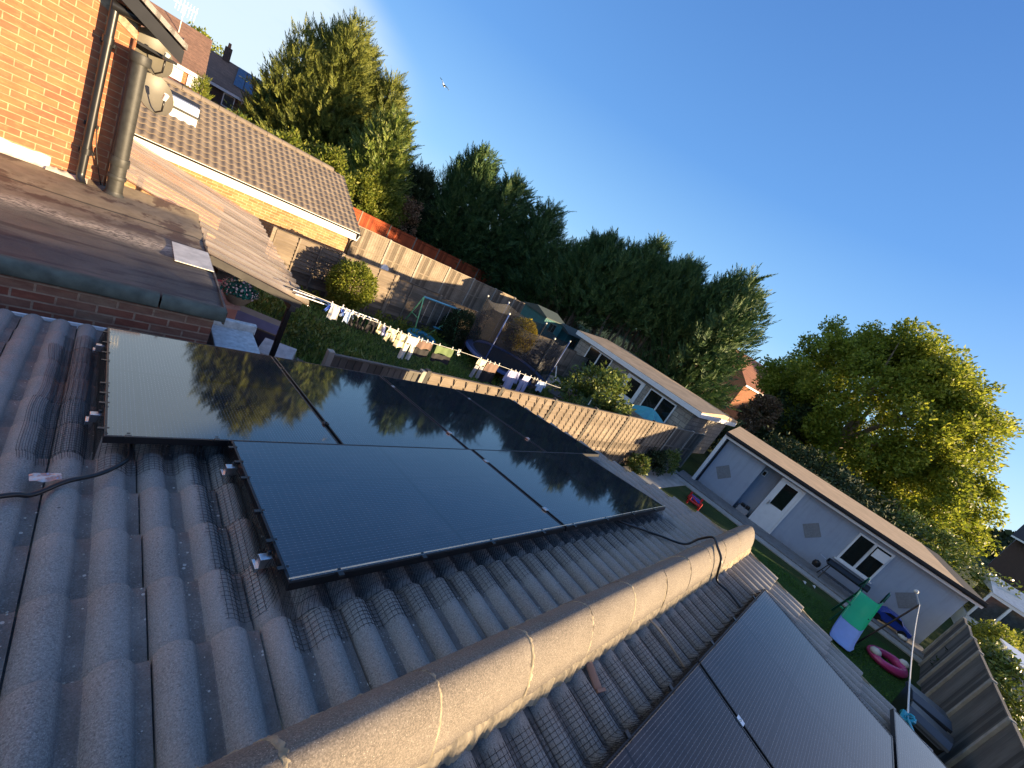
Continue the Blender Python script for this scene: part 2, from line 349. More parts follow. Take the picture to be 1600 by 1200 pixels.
def tile_roof(side,u0,u1,s_end,seed):
    rnd=random.Random(seed); mb=MB(); us=us_samples(u0,u1); n=len(us)
    k=0
    nt_=int((u1-u0)/(2*RP))+4
    while True:
        sa=S0+k*GA; sb=sa+GA
        if sa>=s_end: break
        sb=min(sb,s_end)
        if sb<.03: k+=1; continue
        sa_=max(sa,.02) if k>0 else .02
        jz=[rnd.uniform(-.0025,.0025) for _ in range(nt_)]; js=[rnd.uniform(-.005,.005) for _ in range(nt_)]; tl=[rnd.uniform(-.02,.02) for _ in range(nt_)]
        rows=[[],[],[],[],[]]
        for u in us:
            ti=int(math.floor((u-UJ)/(2*RP)))-int(math.floor((u0-UJ)/(2*RP))); ti=max(0,min(nt_-1,ti))
            g=((u-UJ)%(2*RP)); groove=-.018 if (g>2*RP-.0048) else 0
            uf=(g/(2*RP)-.5)
            z=prof(u)+jz[ti]+tl[ti]*uf*.12+groove
            e=js[ti]+ (0.004*math.sin(u*9+k))
            rows[0].append(P3(side,u,sa_,z-WEDGE*(1-(sa_-sa)/GA)))
            rows[1].append(P3(side,u,(sa_+sb)/2,z-WEDGE*(1-((sa_+sb)/2-sa)/GA)))
            rows[2].append(P3(side,u,sb-.006+e,z-WEDGE*(1-(sb-.006-sa)/GA)))
            rows[3].append(P3(side,u,sb+e,z-WEDGE*(1-(sb-sa)/GA)-.004))
            rows[4].append(P3(side,u,sb+e-.004,z-WEDGE*(1-(sb-sa)/GA)-.040))
        mb.grid(rows if side>0 else [r[::-1] for r in rows])
        # closed edge at the far verge
        vz=[]
        for r in (0,2,3): p=rows[r][-1]; vz.append(p)
        q=[(p[0],p[1],p[2]-.05) for p in vz]
        mb.add(vz+q,[(0,1,4,3),(1,2,5,4)])
        k+=1
    return mb
X0,X1=-2.4,4.86
EXT=W('tiled_house','brown concrete tiled pitched roof with a half round ridge, carrying the black panels','house',(1.2,0,G0))
EX=EXT.root
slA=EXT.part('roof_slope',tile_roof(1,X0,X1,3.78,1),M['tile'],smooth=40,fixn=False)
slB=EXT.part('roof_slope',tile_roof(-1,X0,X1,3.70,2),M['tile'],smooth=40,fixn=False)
# deck under the tiles, walls, boards
mb=MB(); 
ya,za=P3(1,0,3.68,-.075)[1:]; yb,zb=P3(-1,0,3.62,-.075)[1:]
zt=HT-.085
mb.prism([(ya,za),(0,zt),(yb,zb),(yb,zb-.12),(ya,za-.12)],'x',X0,X1-.05)
EXT.part('roof_deck',mb,M['mortar'])
mb=MB(); mb.prism([(ya-.2,G0),(ya-.2,za-.02),(0,zt-.05),(yb+.2,zb-.02),(yb+.2,G0)],'x',X0,X1-.17)
EXT.part('wall',mb,M['brick_or'])
for sd_,(y_,z_,e) in ((1,(ya,za,.05)),(-1,(yb,zb,.05))):
    mb=MB(); mb.beam((X1-.06,0,zt-.09),(X1-.06,y_,z_-.09),.03,.17); EXT.part('bargeboard',mb,M['white'])
mb=MB()
for sg,a in ((1,PITCH),(-1,PB)):
    rnd=random.Random(5); P=[]
    for i in range(80):
        s=.05+i*3.6/79; q=[]
        for (du,dz) in ((-.035,-.045),(-.03,-.022+rnd.uniform(-.006,.004)),(-.002,-.03+rnd.uniform(-.006,.006)),(.0,-.075)):
            q.append(P3(sg,X1+du+.006,s,dz))
        P.append(q)
    mb.grid(P)
EXT.part('verge_mortar',mb,M['mortar'])
# ridge caps
RC=-0.028; RWD=.117; RZ0=-.115; RZ1=.082
def capz(y): return max(0.,1-y**1.85)**.66
def cap(x0,x1,dz0,dz1,dy):
    mb=MB(); P=[]
    n=32
    def ring(x,sc,dz,inn=0):
        r=[]
        for i in range(n+1):
            a=math.pi*i/n
            cy=math.cos(a); cz=math.sin(a)
            # rounded but slightly flat-sided section
            yn=abs(cy)**.93; yy=RC+dy+RWD*sc*yn*(1 if cy>0 else -1); zz=RZ0+dz+(RZ1-RZ0)*sc*capz(yn)
            r.append((x,yy,zz))
        return r
    P.append(ring(x0,.88,dz0)); P.append(ring(x0,1.0,dz0)); 
    for t in (.25,.5,.75): P.append(ring(x0+(x1-x0)*t,1.0,dz0+(dz1-dz0)*t))
    P.append(ring(x1,1.0,dz1)); P.append(ring(x1,.88,dz1))
    mb.grid(P); return mb
joints=[-2.25,-1.83,-1.4,-.98,-.55,-.13,.29,.708,1.137,1.56,1.99,2.42,2.84,3.27,3.70,4.13,4.80]
joints[-2]=4.18
rr=random.Random(8)
for i in range(len(joints)-1):
    a,b=joints[i],joints[i+1]
    EXT.part('ridge_tile',cap(a+.004,b-.004,rr.uniform(-.003,.004),rr.uniform(-.003,.004),rr.uniform(-.003,.003)),M['ridge'],smooth=50,fixn=False)
mb=MB()     # bedding mortar squeezed out along both edges and in the joints
for sg in (1,-1):
    P=[]; n=900
    for i in range(n+1):
        x=-2.3+i*(4.78+2.3)/n
        nz_=.5*math.sin(x*31)+.5*math.sin(x*77+1)+rr.uniform(-.8,.8)
        z0=prof(x)
        yb_=RC+sg*(RWD-.014)
        yo=RC+sg*(RWD+.012+.006*nz_)
        zt_=-abs(yo)*TA+HT+max(z0,-.03)+.004
        P.append([(x,yb_,RZ0+.030+.003*nz_),(x,RC+sg*(RWD+.004+.003*nz_),RZ0+.016+.004*nz_),(x,yo,min(zt_,RZ0+.012)),(x,yo+sg*.004,-abs(yo)*TA+HT-.05)])
    mb.grid(P)
for j in joints[1:-1]:
    P=[]
    for i in range(41):
        a=math.pi*(i)/40
        cy=math.cos(a);cz=math.sin(a); q=[]
        for dx,sc in ((-.011,.96),(-.006+rr.uniform(-.004,.003),1.0+rr.uniform(-.012,.012)),(.004+rr.uniform(-.003,.006),1.0+rr.uniform(-.012,.012)),(.011,.96)):
            yn=abs(cy)**.93; q.append((j+dx,RC+RWD*sc*yn*(1 if cy>0 else -1),RZ0+(RZ1-RZ0)*sc*capz(yn)))
        P.append(q)
    mb.grid(P)
# end of the ridge filled with mortar
v=[];n=22
for i in range(n+1):
    a=math.pi*i/n; cy=math.cos(a); yn=abs(cy)**.93; v.append((4.785,RC+RWD*.93*yn*(1 if cy>0 else -1),RZ0+(RZ1-RZ0)*.93*capz(yn)))
v.append((4.79,RC,RZ0)); mb.add(v,[(i,i+1,n+1) for i in range(n)])
EXT.part('ridge_bedding',mb,M['mortar'],smooth=60,fixn=False)
# gutter at the near eave
mb=MB(); yg,zg=P3(1,0,3.80,-.06)[1:]
P=[]
for x in np.linspace(X0,1.0,12):
    P.append([(x,yg-.005+.05*math.cos(a),zg-.015+.055*math.sin(a)) for a in np.linspace(math.pi,2*math.pi,9)]+[(x,yg+.055,zg-.010),(x,yg+.050,zg-.002),(x,yg+.043,zg-.01)])
mb.grid(P); EXT.part('gutter',mb,M['white'],smooth=40,fixn=False)
# ---------------------------------------------------------------- solar panels
PWd,PHt,PT=1.082,1.722,.035
def panel_proto(name,label,cat):
    t=thing(name,label,cat,group=None)
    a,b=PWd/2,PHt/2; fw=.011
    fr=MB(); fr.box(-a,a,-b,-b+fw,-PT,0); fr.box(-a,a,b-fw,b,-PT,0); fr.box(-a,-a+fw,-b+fw+.0004,b-fw-.0004,-PT,-.0002); fr.box(a-fw,a,-b+fw+.0004,b-fw-.0004,-PT,-.0002)
    mkobj('frame',fr,M['pv_frame'],t,bevel=.0012)
    gl=MB(); gl.box(-a+fw-.001,a-fw+.001,-b+fw-.001,b-fw+.001,-.012,-.0022); mkobj('glass',gl,M['pv'],t)
    jb=MB(); jb.box(-.06,.06,b-.28,b-.20,-.034,-.0125); mkobj('junction_box',jb,M['blackp'],t)
    return t
proto=panel_proto('solar_panel','','solar panel')
used=[False]
def put_panel(side,uc,sc,land,label,group):
    global proto
    o=proto if not used[0] else copy_tree(proto); used[0]=True
    a=PITCH if side>0 else PB
    y=side*sc*math.cos(a); z=-sc*math.sin(a)+(0 if side>0 else -.02)
    m=Matrix.Rotation(-side*a+(R(.55) if side>0 else 0),4,'X')
    if land: m=m@Matrix.Rotation(math.pi/2,4,'Z')
    o.rotation_euler=m.to_euler(); o.location=(uc,y,z)
    if side<0:
        for ch in o.children:
            if ch.name.startswith('glass'): ch.material_slots[0].link='OBJECT'; ch.material_slots[0].material=M['pv2']
    o['label']=label; o['group']=group; return o
GA_='panels on the shaded slope'; GB_='panels beyond the ridge'
LS=.546; sl=LS+PWd/2; su=LS+PWd+.015+PHt/2
for k,lab in enumerate(['upright panel mirroring pale sky at the left end of the back row','upright black panel second in the back row, half pale sky and half tree reflection','upright black panel third in the back row, reflecting dark tree tops','upright black panel at the far end of the back row, nearly all dark']):
    put_panel(1,k*(PWd+.02)+PWd/2,su,False,lab,GA_)
put_panel(1,.478+PHt/2,sl,True,'large sideways black panel in the front row with smudges and blue sky sheen',GA_)
put_panel(1,.478+PHt*1.5+.02,sl,True,'sideways black panel at the far end of the front row reflecting conifers',GA_)
SB1=.45+PWd/2; SB2=.45+PWd*1.5+.02
put_panel(-1,4.055-PHt/2,SB1,True,'sideways panel right of the ridge, its far corner pointing to the garden',GB_)
put_panel(-1,4.055-PHt*1.5-.02,SB1,True,'sideways panel right of the ridge with dotted lines, cut by the bottom of the photo',GB_)
put_panel(-1,4.055-PHt*2.5-.04,SB1,True,'sideways panel right of the ridge closest to the viewer',GB_)
put_panel(-1,4.56-PHt/2,SB2,True,'grey looking panel at the outer edge of the roof beside the far verge',GB_)
put_panel(-1,4.56-PHt*1.5-.02,SB2,True,'grey looking panel low on the outer slope, next to the near one',GB_)
# rails with clamps
def P4(side,u,s,z):   # measured from the panel plane
    a=PITCH if side>0 else PB
    o=0 if side>0 else -.02
    return Vector((u,side*(s*math.cos(a)+z*math.sin(a)),-s*math.sin(a)+z*math.cos(a)+o))
def frame_at(side,u,s,z):
    a=PITCH if side>0 else PB
    m=Matrix.Rotation(-side*a,4,'X'); m.translation=P4(side,u,s,z); return m
def rail(side,s,u0,u1,mids,label,stub=True):
    t=thing('mounting_rail',label,'panel rail',tuple(P4(side,u0,s,-.06)),0,'rails under the panels',rot=Matrix.Rotation(-side*(PITCH if side>0 else PB),3,'X').to_euler())
    mb=MB(); L=u1-u0
    mb.box(0,L,-.018,.018,-.018,.018); mkobj('rail_bar',mb,M['alu'],t)
    for e in ([0] if stub else []):
        mb=MB(); mb.box(-.012,.030,-.032,.006,-.012,.030); mb.box(-.006,.026,.008,.026,-.018,.012); mb.box(-.022,-.010,-.03,.026,-.026,-.008)
        mkobj('end_clamp',mb,M['alu'],t,bevel=.0015)
        mb=MB(); mb.lathe([(0,0),(.009,0),(.009,.012),(.0,.013)],(.024,.0,.030),10); mkobj('bolt',mb,M['blackp'],t)
    for m_ in mids:
        x=m_-u0
        mb=MB(); mb.box(x-.017,x+.017,-.02,.02,.0605,.066); mb.box(x-.006,x+.006,-.016,.016,.02,.060); mb.lathe([(0,0),(.006,0),(.006,.007),(0,.008)],(x,0,.066),8)
        mkobj('mid_clamp',mb,M['alu'] if side<0 or m_>2 else M['pv_frame'],t)
    for k in range(int(L/1.2)+1):
        x=.35+k*1.2
        mb=MB(); mb.box(x-.02,x+.02,-.026,-.02,-.075,.01); mkobj('roof_hook',mb,M['alu'],t)
us_=[k*(PWd+.02)-.01 for k in (1,2,3)]
sU=LS+PWd+.015
rail(1,sU+1.40,-.035,4.36,us_,'silver rail end poking out by the top left corner of the pale panel')
rail(1,sU+.30,-.035,4.36,us_,'silver rail end poking out lower down the left edge of the pale panel')
rail(1,LS+.88,.478-.035,3.92,[.478+PHt+.01],'silver rail end sticking out near the step between the two panel rows')
rail(1,LS+.20,.478-.035,3.92,[.478+PHt+.01],'silver rail end sticking out near the front corner of the sideways panels')
rail(-1,.45+.28,-1.2,4.03,[2.323,.58],'rail under the near row right of the ridge, silver clamp in the panel joint',False)
rail(-1,.45+.85,-1.2,4.03,[2.323,.58],'lower rail hidden under the near row right of the ridge',False)
rail(-1,.45+PWd+.3,-1.2,4.54,[2.83,1.09],'rail under the outer row of panels',False)
# pigeon mesh: real wires following the tiles
def tz(side,u,s): return surfz(u,s)+HT     # tile surface measured in crest-plane frame
def wire_strip(side,path,nrm,depth,step,r,seed,drop=True,ragged=.01):
    """path(t)->(u,s) along the panel edge, nrm outward (du,ds)"""
    rnd=random.Random(seed); mb=MB()
    def pt(u,s,b):
        # b: distance outward from the edge
        uu=u+nrm[0]*b; ss=s+nrm[1]*b
        zt_=surfz(uu,ss)+.004
        if drop:
            k=min(1,max(0,b/.035)); k=k*k*(3-2*k)
            edge=-.012+(0 if side>0 else 0)-HT
            # height in tile frame
            return P3(side,uu,ss,edge*(1-k)+zt_*k)
        return P3(side,uu,ss,zt_)
    T,n=path
    nb=int(depth/step)
    # long wires
    fine=max(2,int(T/.012))
    for j in range(nb+1):
        b=j*step; pts=[]
        wob=rnd.uniform(-.002,.002)
        for i in range(fine+1):
            u,s=n(i/fine*T); pts.append(pt(u,s,b+wob))
        mb.tube(pts,r,3,False)
        if j==0: edge_pts=pts
    m=int(T/step)
    for i in range(m+1):
        t=i*step; u,s=n(t); pts=[]; L=depth+rnd.uniform(-ragged,ragged)
        k=int(L/.012)
        for j in range(k+1): pts.append(pt(u,s,j*L/k))
        mb.tube(pts,r,3,False)
        if drop:      # the vertical curtain
            u_,s_=n(t); a=pt(u_,s_,0); 
            b_=P3(side,u_+nrm[0]*.012,s_+nrm[1]*.012,surfz(u_+nrm[0]*.012,s_+nrm[1]*.012)+.004); mb.tube([a,b_],r,3,False)
    for z in (.25,.5,.75):
        if drop:
            pts=[]
            for i in range(fine+1):
                u,s=n(i/fine*T); a=pt(u,s,0); bb=P3(side,u+nrm[0]*.012,s+nrm[1]*.012,surfz(u+nrm[0]*.012,s+nrm[1]*.012)+.004)
                pts.append(tuple(a[q]*(1-z)+bb[q]*z for q in range(3)))
            mb.tube(pts,r,3,False)
    return mb,edge_pts
MESH=thing('bird_mesh','black wire pigeon mesh lapped over tiles round the panels on the shaded slope','wire mesh',tuple(P3(1,.478,.53,0)),group='pigeon mesh')
MESHB=thing('bird_mesh','black wire pigeon mesh between the ridge and the panels on the right slope','wire mesh',tuple(P3(-1,2.0,.45,0)),group='pigeon mesh')
stp=.0185; wr=.00085
def addmesh(root,side,path,nrm,depth,seed,edgew=True,name='mesh_flap'):
    mb,ep=wire_strip(side,path,nrm,depth,stp,wr,seed)
    mkobj(name,mb,M['wire'],root,off=root.location,fixn=False)
    if edgew:
        e=MB(); e.tube([(p[0],p[1],p[2]+.0135) for p in ep],.0028,5,False); mkobj('edge_wire',e,M['wirelit'],root,off=root.location,fixn=False)
uR=.478+PHt*2+.02
addmesh(MESH,1,(uR-.478,lambda t:(.478+t,LS-.004)),(0,-1),.20,1)
addmesh(MESH,1,(PWd+.02,lambda t:(.474,LS+t)),(-1,0),.155,2,False)
addmesh(MESH,1,(.478,lambda t:(t,sU-.004)),(0,-1),.13,3,False)
addmesh(MESH,1,(PHt,lambda t:(-.004,sU+t)),(-1,0),.19,4,False)
# a loose second layer bunched up on the left roll
mb=MB(); rnd=random.Random(3)
for i in range(26):
    du=-.055-.19*i/26
    pts=[]
    for j in range(120):
        s=sU-.06+1.55*j/119; uu=du+.012*math.sin(s*5+i*.05)+.004*math.sin(s*14)
        pts.append(P3(1,uu,s,surfz(uu,s)+.008+.004*math.sin(i*2.1+s*3)))
    mb.tube(pts,.0009,3,False)
mkobj('loose_mesh',mb,M['wire'],MESH,off=MESH.location,fixn=False)
addmesh(MESHB,-1,(4.055+1.2,lambda t:(-1.2+t,.446)),(0,-1),.24,5,False)
addmesh(MESHB,-1,(PWd,lambda t:(4.06,.45+t)),(1,0),.30,6,False)
# clips along the frames
def clip(root,side,u,s,nu,ns):
    m=frame_at(side,u,s,0); mb=MB(); 
    if ns: mb.box(-.011,.011,min(0,side*ns*.022),max(0,side*ns*.022),-.006,.0035,m); mb.box(-.006,.006,-side*ns*.012-.004,-side*ns*.012+.004,.0035,.006,m)
    else: mb.box(min(0,nu*.022),max(0,nu*.022),-.009,.009,-.006,.0035,m); mb.box(-nu*.012-.004,-nu*.012+.004,-.005,.005,.0035,.006,m)
    mkobj('mesh_clip',mb,M['blackp'],root,off=root.location)
for u in (.66,1.05,1.5,1.95,2.3,2.75,3.2,3.65): clip(MESH,1,u,LS,0,-1)
for s in (.62,.78,.98,1.25,1.4,1.55): clip(MESH,1,.478,s,-1,0)
for s in (.06,.35,.48,.62,1.0,1.15,1.36,1.6): clip(MESH,1,0,sU+s,-1,0)
for u in (.08,.42): clip(MESH,1,u,sU,0,-1)
for u in (.9,1.5,1.95,2.6,3.1,3.7): clip(MESHB,-1,u,.45,0,-1)
# cables
def cable(pts,r,label,name='cable'):
    # smooth catmull-rom
    P=[Vector(p) for p in pts]; out=[]
    for i in range(len(P)-1):
        p0=P[max(i-1,0)];p1=P[i];p2=P[i+1];p3=P[min(i+2,len(P)-1)]
        for k in range(8):
            t=k/8; out.append(.5*((2*p1)+(-p0+p2)*t+(2*p0-5*p1+4*p2-p3)*t*t+(-p0+3*p1-3*p2+p3)*t**3))
    out.append(P[-1]); mb=MB(); mb.tube(out,r,10)
    o=mkobj(name,mb,M['blackp'],None,smooth=60,off=P[0]); o.location=P[0]; return tag(o,label,'cable')
def onA(u,s,dz=.012): return P3(1,u,s,max(prof(u),prof(u+.02),prof(u-.02))+dz)
def onB(u,s,dz=.012): return P3(-1,u,s,max(prof(u),prof(u+.02),prof(u-.02))+dz)
# ================================================================ ground
def gz(x,y):
    k=min(1,max(0,(y-4.85)/.15)); f=min(1,max(0,(x-13.0)/5))
    return G0+.28*k*(1-f)
M['grass']=None
def grass_mat(name,a,b,c):
    n=N(name); f=n.noise(1.1,6,.65)
    cc=n.ramp(f,[(.3,a),(.55,b),(.75,c)]); cc=n.mix(n.mapr(n.noise(45,4),.35,.7,0,.6),cc,(a[0]*.5,a[1]*.5,a[2]*.5))
    n.set(color=cc,rough=.9,spec=.15); n.bump(n.math('ADD',n.noise(90,4),n.noise(18,4)),.9,.03); return n.m
M['grass']=grass_mat('rough_grass',(.035,.055,.018),(.055,.085,.025),(.09,.10,.04))
mb=MB(); xs=[-60,-10,-4,0,2,4,6,8,10,12,13,14,15,16,17,18,20,24,30,45,80,160,400]; ys=[-400,-150,-60,-20,-8,-4,0,4.84,4.86,4.93,5.0,7,9,11,12,14,18,24,32,50,90,200,500]
mb.grid([[(x,y,gz(x,y)) for x in xs] for y in ys]); struct('ground',mb,M['grass'],fixn=False)
M['lawn']=grass_mat('mown_grass',(.030,.070,.014),(.045,.10,.02),(.06,.12,.03))
mb=MB(); mb.add([(5,-3.98,G0+.008),(17.1,-3.98,G0+.008),(16.0,.5,G0+.008),(13.6,3.40,G0+.008),(5,3.4,G0+.008)],[(0,1,2,3,4)]); struct('lawn',mb,M['lawn'])
M['conc']=plain('concrete',(.34,.33,.30),.9,var=.18,scale=3,bump=.4,bscale=90)
M['paving']=brick('grey_paving',(.20,.20,.20),(.26,.26,.25),(.13,.13,.12),bw=.9,bh=.6,mz=.02,bump=.3)
mb=MB(); mb.box(13.0,17.4,3.42,4.55,G0-.1,G0+.03); struct('concrete_pad',mb,M['conc'],bevel=.01)
# ================================================================ flat roofed extension (left)
FZ=-.60
FE=W('flat_roofed_extension','worn felt flat roof with a green grey edge below the brick house','extension',(-1,5.6,G0))
P=[]; 
for i in range(60):
    y=4.05+i*(7.22-4.05)/59; r=[]
    for j in range(60):
        x=-5+j*5.80/59
        z=FZ+.010*math.sin(x*2.3+y)+.006*math.sin(y*7)+ (.05*max(0,(y-6.2))/1.0)
        if y>7.0: z+=.05*(y-7.0)/.2
        if x>.66: z+=.018*(x-.66)/.14
        if x>.78: z-=.03
        r.append((x,y,z))
    P.append(r)
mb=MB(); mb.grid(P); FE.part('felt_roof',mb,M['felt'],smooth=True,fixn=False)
mb=MB(); 
for a,b in ((-5,-.62),(-.60,.30),(.315,.80)):
    P=[]
    for x in np.linspace(a,b,10):
        P.append([(x,4.12,FZ+.012),(x,4.05,FZ+.03),(x,4.00,FZ+.022),(x,3.975,FZ-.01),(x,3.97,FZ-.075),(x,3.985,FZ-.09),(x,4.06,FZ-.09)])
    mb.grid(P)
FE.part('felt_drip_edge',mb,M['feltgreen'],smooth=50,fixn=False)
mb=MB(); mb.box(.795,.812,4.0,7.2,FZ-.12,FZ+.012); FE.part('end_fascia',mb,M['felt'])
mb=MB(); mb.box(-5,.74,4.07,7.1,G0,FZ-.09); FE.part('wall',mb,M['brick_dark'])
mb=MB(); mb.box(.45,.802,5.10,5.75,FZ+.012,FZ+.020); FE.part('felt_patch',mb,M['whited'])
# ================================================================ brick house, upper left
BH=W('brick_house','orange brick gable wall of the house standing behind the flat roof at the upper left','house',(-.2,7.1,G0))
yw=7.1; xe=-.17; ze=1.50; sl_=math.tan(R(26))
mb=MB(); mb.prism([(-8,G0),(xe,G0),(xe,ze),(-4.1,ze+3.93*sl_),(-8,ze)],'y',yw,12.5); BH.part('gable_wall',mb,M['brick_or'])
M['rooftile2']=None
mb=MB()
def slopeboard(x0,z0,x1,z1,y0,y1,th): mb.prism([(x0,z0),(x1,z1),(x1,z1-th),(x0,z0-th)],'y',y0,y1)
slopeboard(.24,ze-.06,-4.1,ze-.06+4.34*sl_,yw-.24,12.5,.06); BH.part('roof',mb,M['tile'])
mb=MB(); mb.prism([(.22,ze-.14),(-4.1,ze-.14+4.32*sl_),(-4.1,ze-.14+4.32*sl_-.15),(.22,ze-.29)],'y',yw-.25,yw-.225); BH.part('bargeboard',mb,M['blackp'])
mb=MB(); mb.box(xe+.003,.2,yw+.01,12.5,ze-.33,ze-.30); BH.part('soffit',mb,M['blackp'])
mb=MB(); mb.prism([(xe,ze-.30),(xe-.02,ze-.12),(-4.1,ze+3.93*sl_-.16),(-4.1,ze+3.93*sl_-.36)],'y',yw-.012,yw-.001); BH.part('verge_undercloak',mb,M['mortar'])
# rainwater pipe and its branch
mb=MB(); mb.tube([(.20,yw-.10,1.44),(-.08,yw-.10,1.42),(-.36,yw-.10,1.40)],.048,14); mb.tube([(-.30,yw-.10,1.405),(-.40,yw-.10,1.40)],.058,14)
BH.part('branch_pipe',mb,M['blackp'],smooth=50)
mb=MB(); mb.tube([(-.38,yw-.10,1.44),(-.38,yw-.10,1.30),(-.385,yw-.10,-.46),(-.385,yw-.11,-.53),(-.36,yw-.17,-.58)],.040,14)
for z in (1.05,-.20): mb.tube([(-.382,yw-.10,z-.035),(-.382,yw-.10,z+.035)],.050,14)
BH.part('downpipe',mb,M['blackp'],smooth=50)
for z in (1.02,.1,-.22):
    mb=MB(); mb.box(-.445,-.32,yw-.06,yw-.003,z-.02,z+.02); BH.part('pipe_bracket',mb,M['blackp'])
M['render']=plain('peeling_white_flashing',(.62,.58,.48),.75,var=.35,scale=12,bump=.5,bscale=40)
mb=MB(); P=[]
rr=random.Random(4)
for i in range(60):
    x=-5+i*4.36/59; P.append([(x,yw-.012,FZ+.165+.012*rr.uniform(-1,1)),(x,yw-.022,FZ+.09),(x,yw-.075,FZ+.040),(x,yw-.10,FZ+.030)])
mb.grid(P); BH.part('flashing',mb,M['render'],smooth=60,fixn=False)
mb=MB(); P=[]
for i in range(20):
    x=-.66+i*.34/19; P.append([(x,yw-.02,FZ+.060+.01*rr.uniform(-1,1)),(x,yw-.09,FZ+.052),(x,yw-.15,FZ+.032)])
mb.grid(P); BH.part('flashing_apron',mb,M['render'],smooth=60,fixn=False)
M['copper']=plain('brown_pipe',(.20,.09,.05),.5,var=.2)
mb=MB(); mb.tube([(-.19,yw-.03,1.2),(-.185,yw-.03,.2),(-.18,yw-.03,-.55)],.011,8); BH.part('small_pipe',mb,M['copper'],smooth=True)
mb=MB(); pts=[]
for i in range(30):
    t=i/29; pts.append((-.40+.20*t**2.2+.02*math.sin(t*6),yw-.13+.09*t,1.3-1.85*t))
mb.tube(pts,.006,6); BH.part('wall_cable',mb,M['blackp'],smooth=True)
# air brick / stain on the wall
# vent stack
M['lead']=plain('weathered_grey_pipe',(.028,.028,.025),.55,var=.35,scale=14,bump=.3,bscale=60)
VS=W('vent_pipe','thick dark grey vent pipe standing at the corner of the brick house','vent pipe',(-.09,6.92,FZ))
base=Vector((-.085,6.92,FZ)); top=Vector((-.115,6.92,1.08))
mb=MB(); mb.tube([base,base.lerp(top,.5),top],[.078,.076,.075],24); VS.part('pipe',mb,M['lead'],smooth=40)
def ring(p,z0,z1,r): 
    a=base.lerp(top,z0); b=base.lerp(top,z1); mb=MB(); mb.tube([a,a.lerp(b,.15),a.lerp(b,.85),b],[r*.96,r,r,r*.96],24); return mb
VS.part('collar',ring(0,.945,1.008,.100),M['lead'],smooth=40)
VS.part('collar',ring(0,.235,.295,.092),M['lead'],smooth=40)
VS.part('collar',ring(0,.135,.165,.090),M['lead'],smooth=40)
mb=MB(); mb.lathe([(.125,.0),(.115,.02),(.085,.05),(.08,.08)],tuple(base),24); VS.part('base_flashing',mb,M['lead'],smooth=50)
# satellite dishes, on a bracket at the far side of the corner
M['dish']=plain('cream_dish',(.13,.12,.095),.5,var=.12,scale=5)
def dish(x,y,z,r,label,yaw,pitch):
    t=thing('satellite_dish',label,'satellite dish',(x,y,z),0,'dishes at the house corner',rot=(Matrix.Rotation(yaw,3,'Z')@Matrix.Rotation(pitch,3,'X')).to_euler())
    prof_=[(0.0001,.0)]+[(r*i/9,.28*r*(i/9)**2) for i in range(1,10)]+[(r*1.03,.28*r+.004),(r*1.02,.28*r-.012)]+[(r*i/9,.28*r*(i/9)**2-.012) for i in range(9,0,-1)]
    mb=MB(); mb.lathe(prof_,(0,0,0),32,Matrix.Diagonal((.86,1,1,1))); mkobj('reflector',mb,M['dish'],t,smooth=50)
    mb=MB(); mb.tube([(0,-r*.95,.03),(0,-r*.95,.20),(0,-r*.35,r*1.15)],.010,6); mkobj('feed_arm',mb,M['blackp'],t,smooth=True)
    mb=MB(); mb.tube([(0,-r*.42,r*1.05),(0,-r*.20,r*1.32)],[.022,.028],10); mkobj('receiver_head',mb,M['white'],t,smooth=40)
    mb=MB(); mb.tube([(0,0,-.01),(0,.02,-.09),(-.06,.04,-.30)],.018,8); mkobj('mount',mb,M['lead'],t,smooth=40)
dish(-.04,7.58,1.13,.25,'upper cream satellite dish, half hidden by the top of the vent pipe',R(28),R(62))
dish(.06,7.60,.70,.24,'lower cream satellite dish beside the white roof light',R(24),R(64))
# ================================================================ canopy of corrugated plastic
def plastic():
    n=N('corrugated_plastic'); c=n.ramp(n.noise(1.6,5,.6,vec=n.mp((.4,5,1))),[(.3,(.20,.16,.13)),(.55,(.36,.29,.24)),(.75,(.52,.46,.40))])
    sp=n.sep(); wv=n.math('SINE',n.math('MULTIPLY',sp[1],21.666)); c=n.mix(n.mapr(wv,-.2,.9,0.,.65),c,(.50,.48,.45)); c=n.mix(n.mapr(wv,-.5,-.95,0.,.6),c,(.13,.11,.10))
    n.set(color=c,rough=.14,spec=.9)
    tr=n.t.nodes.new('ShaderNodeBsdfTransparent'); tr.inputs[0].default_value=(.93,.80,.70,1); mxs=n.t.nodes.new('ShaderNodeMixShader')
    n.L(n.mapr(n.noise(2.6,4,.6,vec=n.mp((.35,4,1))),.3,.7,.28,.62),mxs.inputs[0]); n.L(tr.outputs[0],mxs.inputs[1]); n.L(n.p.outputs[0],mxs.inputs[2]); n.L(mxs.outputs[0],n.out.inputs[0]); return n.m
M['plastic']=plastic()
CN=W('corrugated_canopy','lean-to canopy of clear corrugated plastic sheets on black posts beside the yellow brick wall','canopy',(2.2,8.4,G0+.28))
def cz(x): return -.42-.235*(x+.1)
for k,(y0,y1,xa,xb,dz) in enumerate(((5.95,7.35,.84,2.02,0),(7.28,8.65,-.1,2.22,.008),(8.5,9.9,-.1,2.26,.016),(9.75,11.0,-.1,2.28,.024),(5.97,7.33,1.0,2.05,.03))):
    if k==4: continue
    mb=MB(); P=[]
    ny=int((y1-y0)/.012)
    for x in (xa,xa+.4,xa+.9,xa+1.4,xb):
        P.append([(x,y,cz(x)+dz+.030*math.sin(2*math.pi*y/.29)+.010*math.sin(2*math.pi*y/.145)+.006*math.sin(x*5+y*2)) for y in np.linspace(y0,y1,ny)])
    mb.grid(P); CN.part('sheet',mb,M['plastic'],smooth=True,fixn=False)
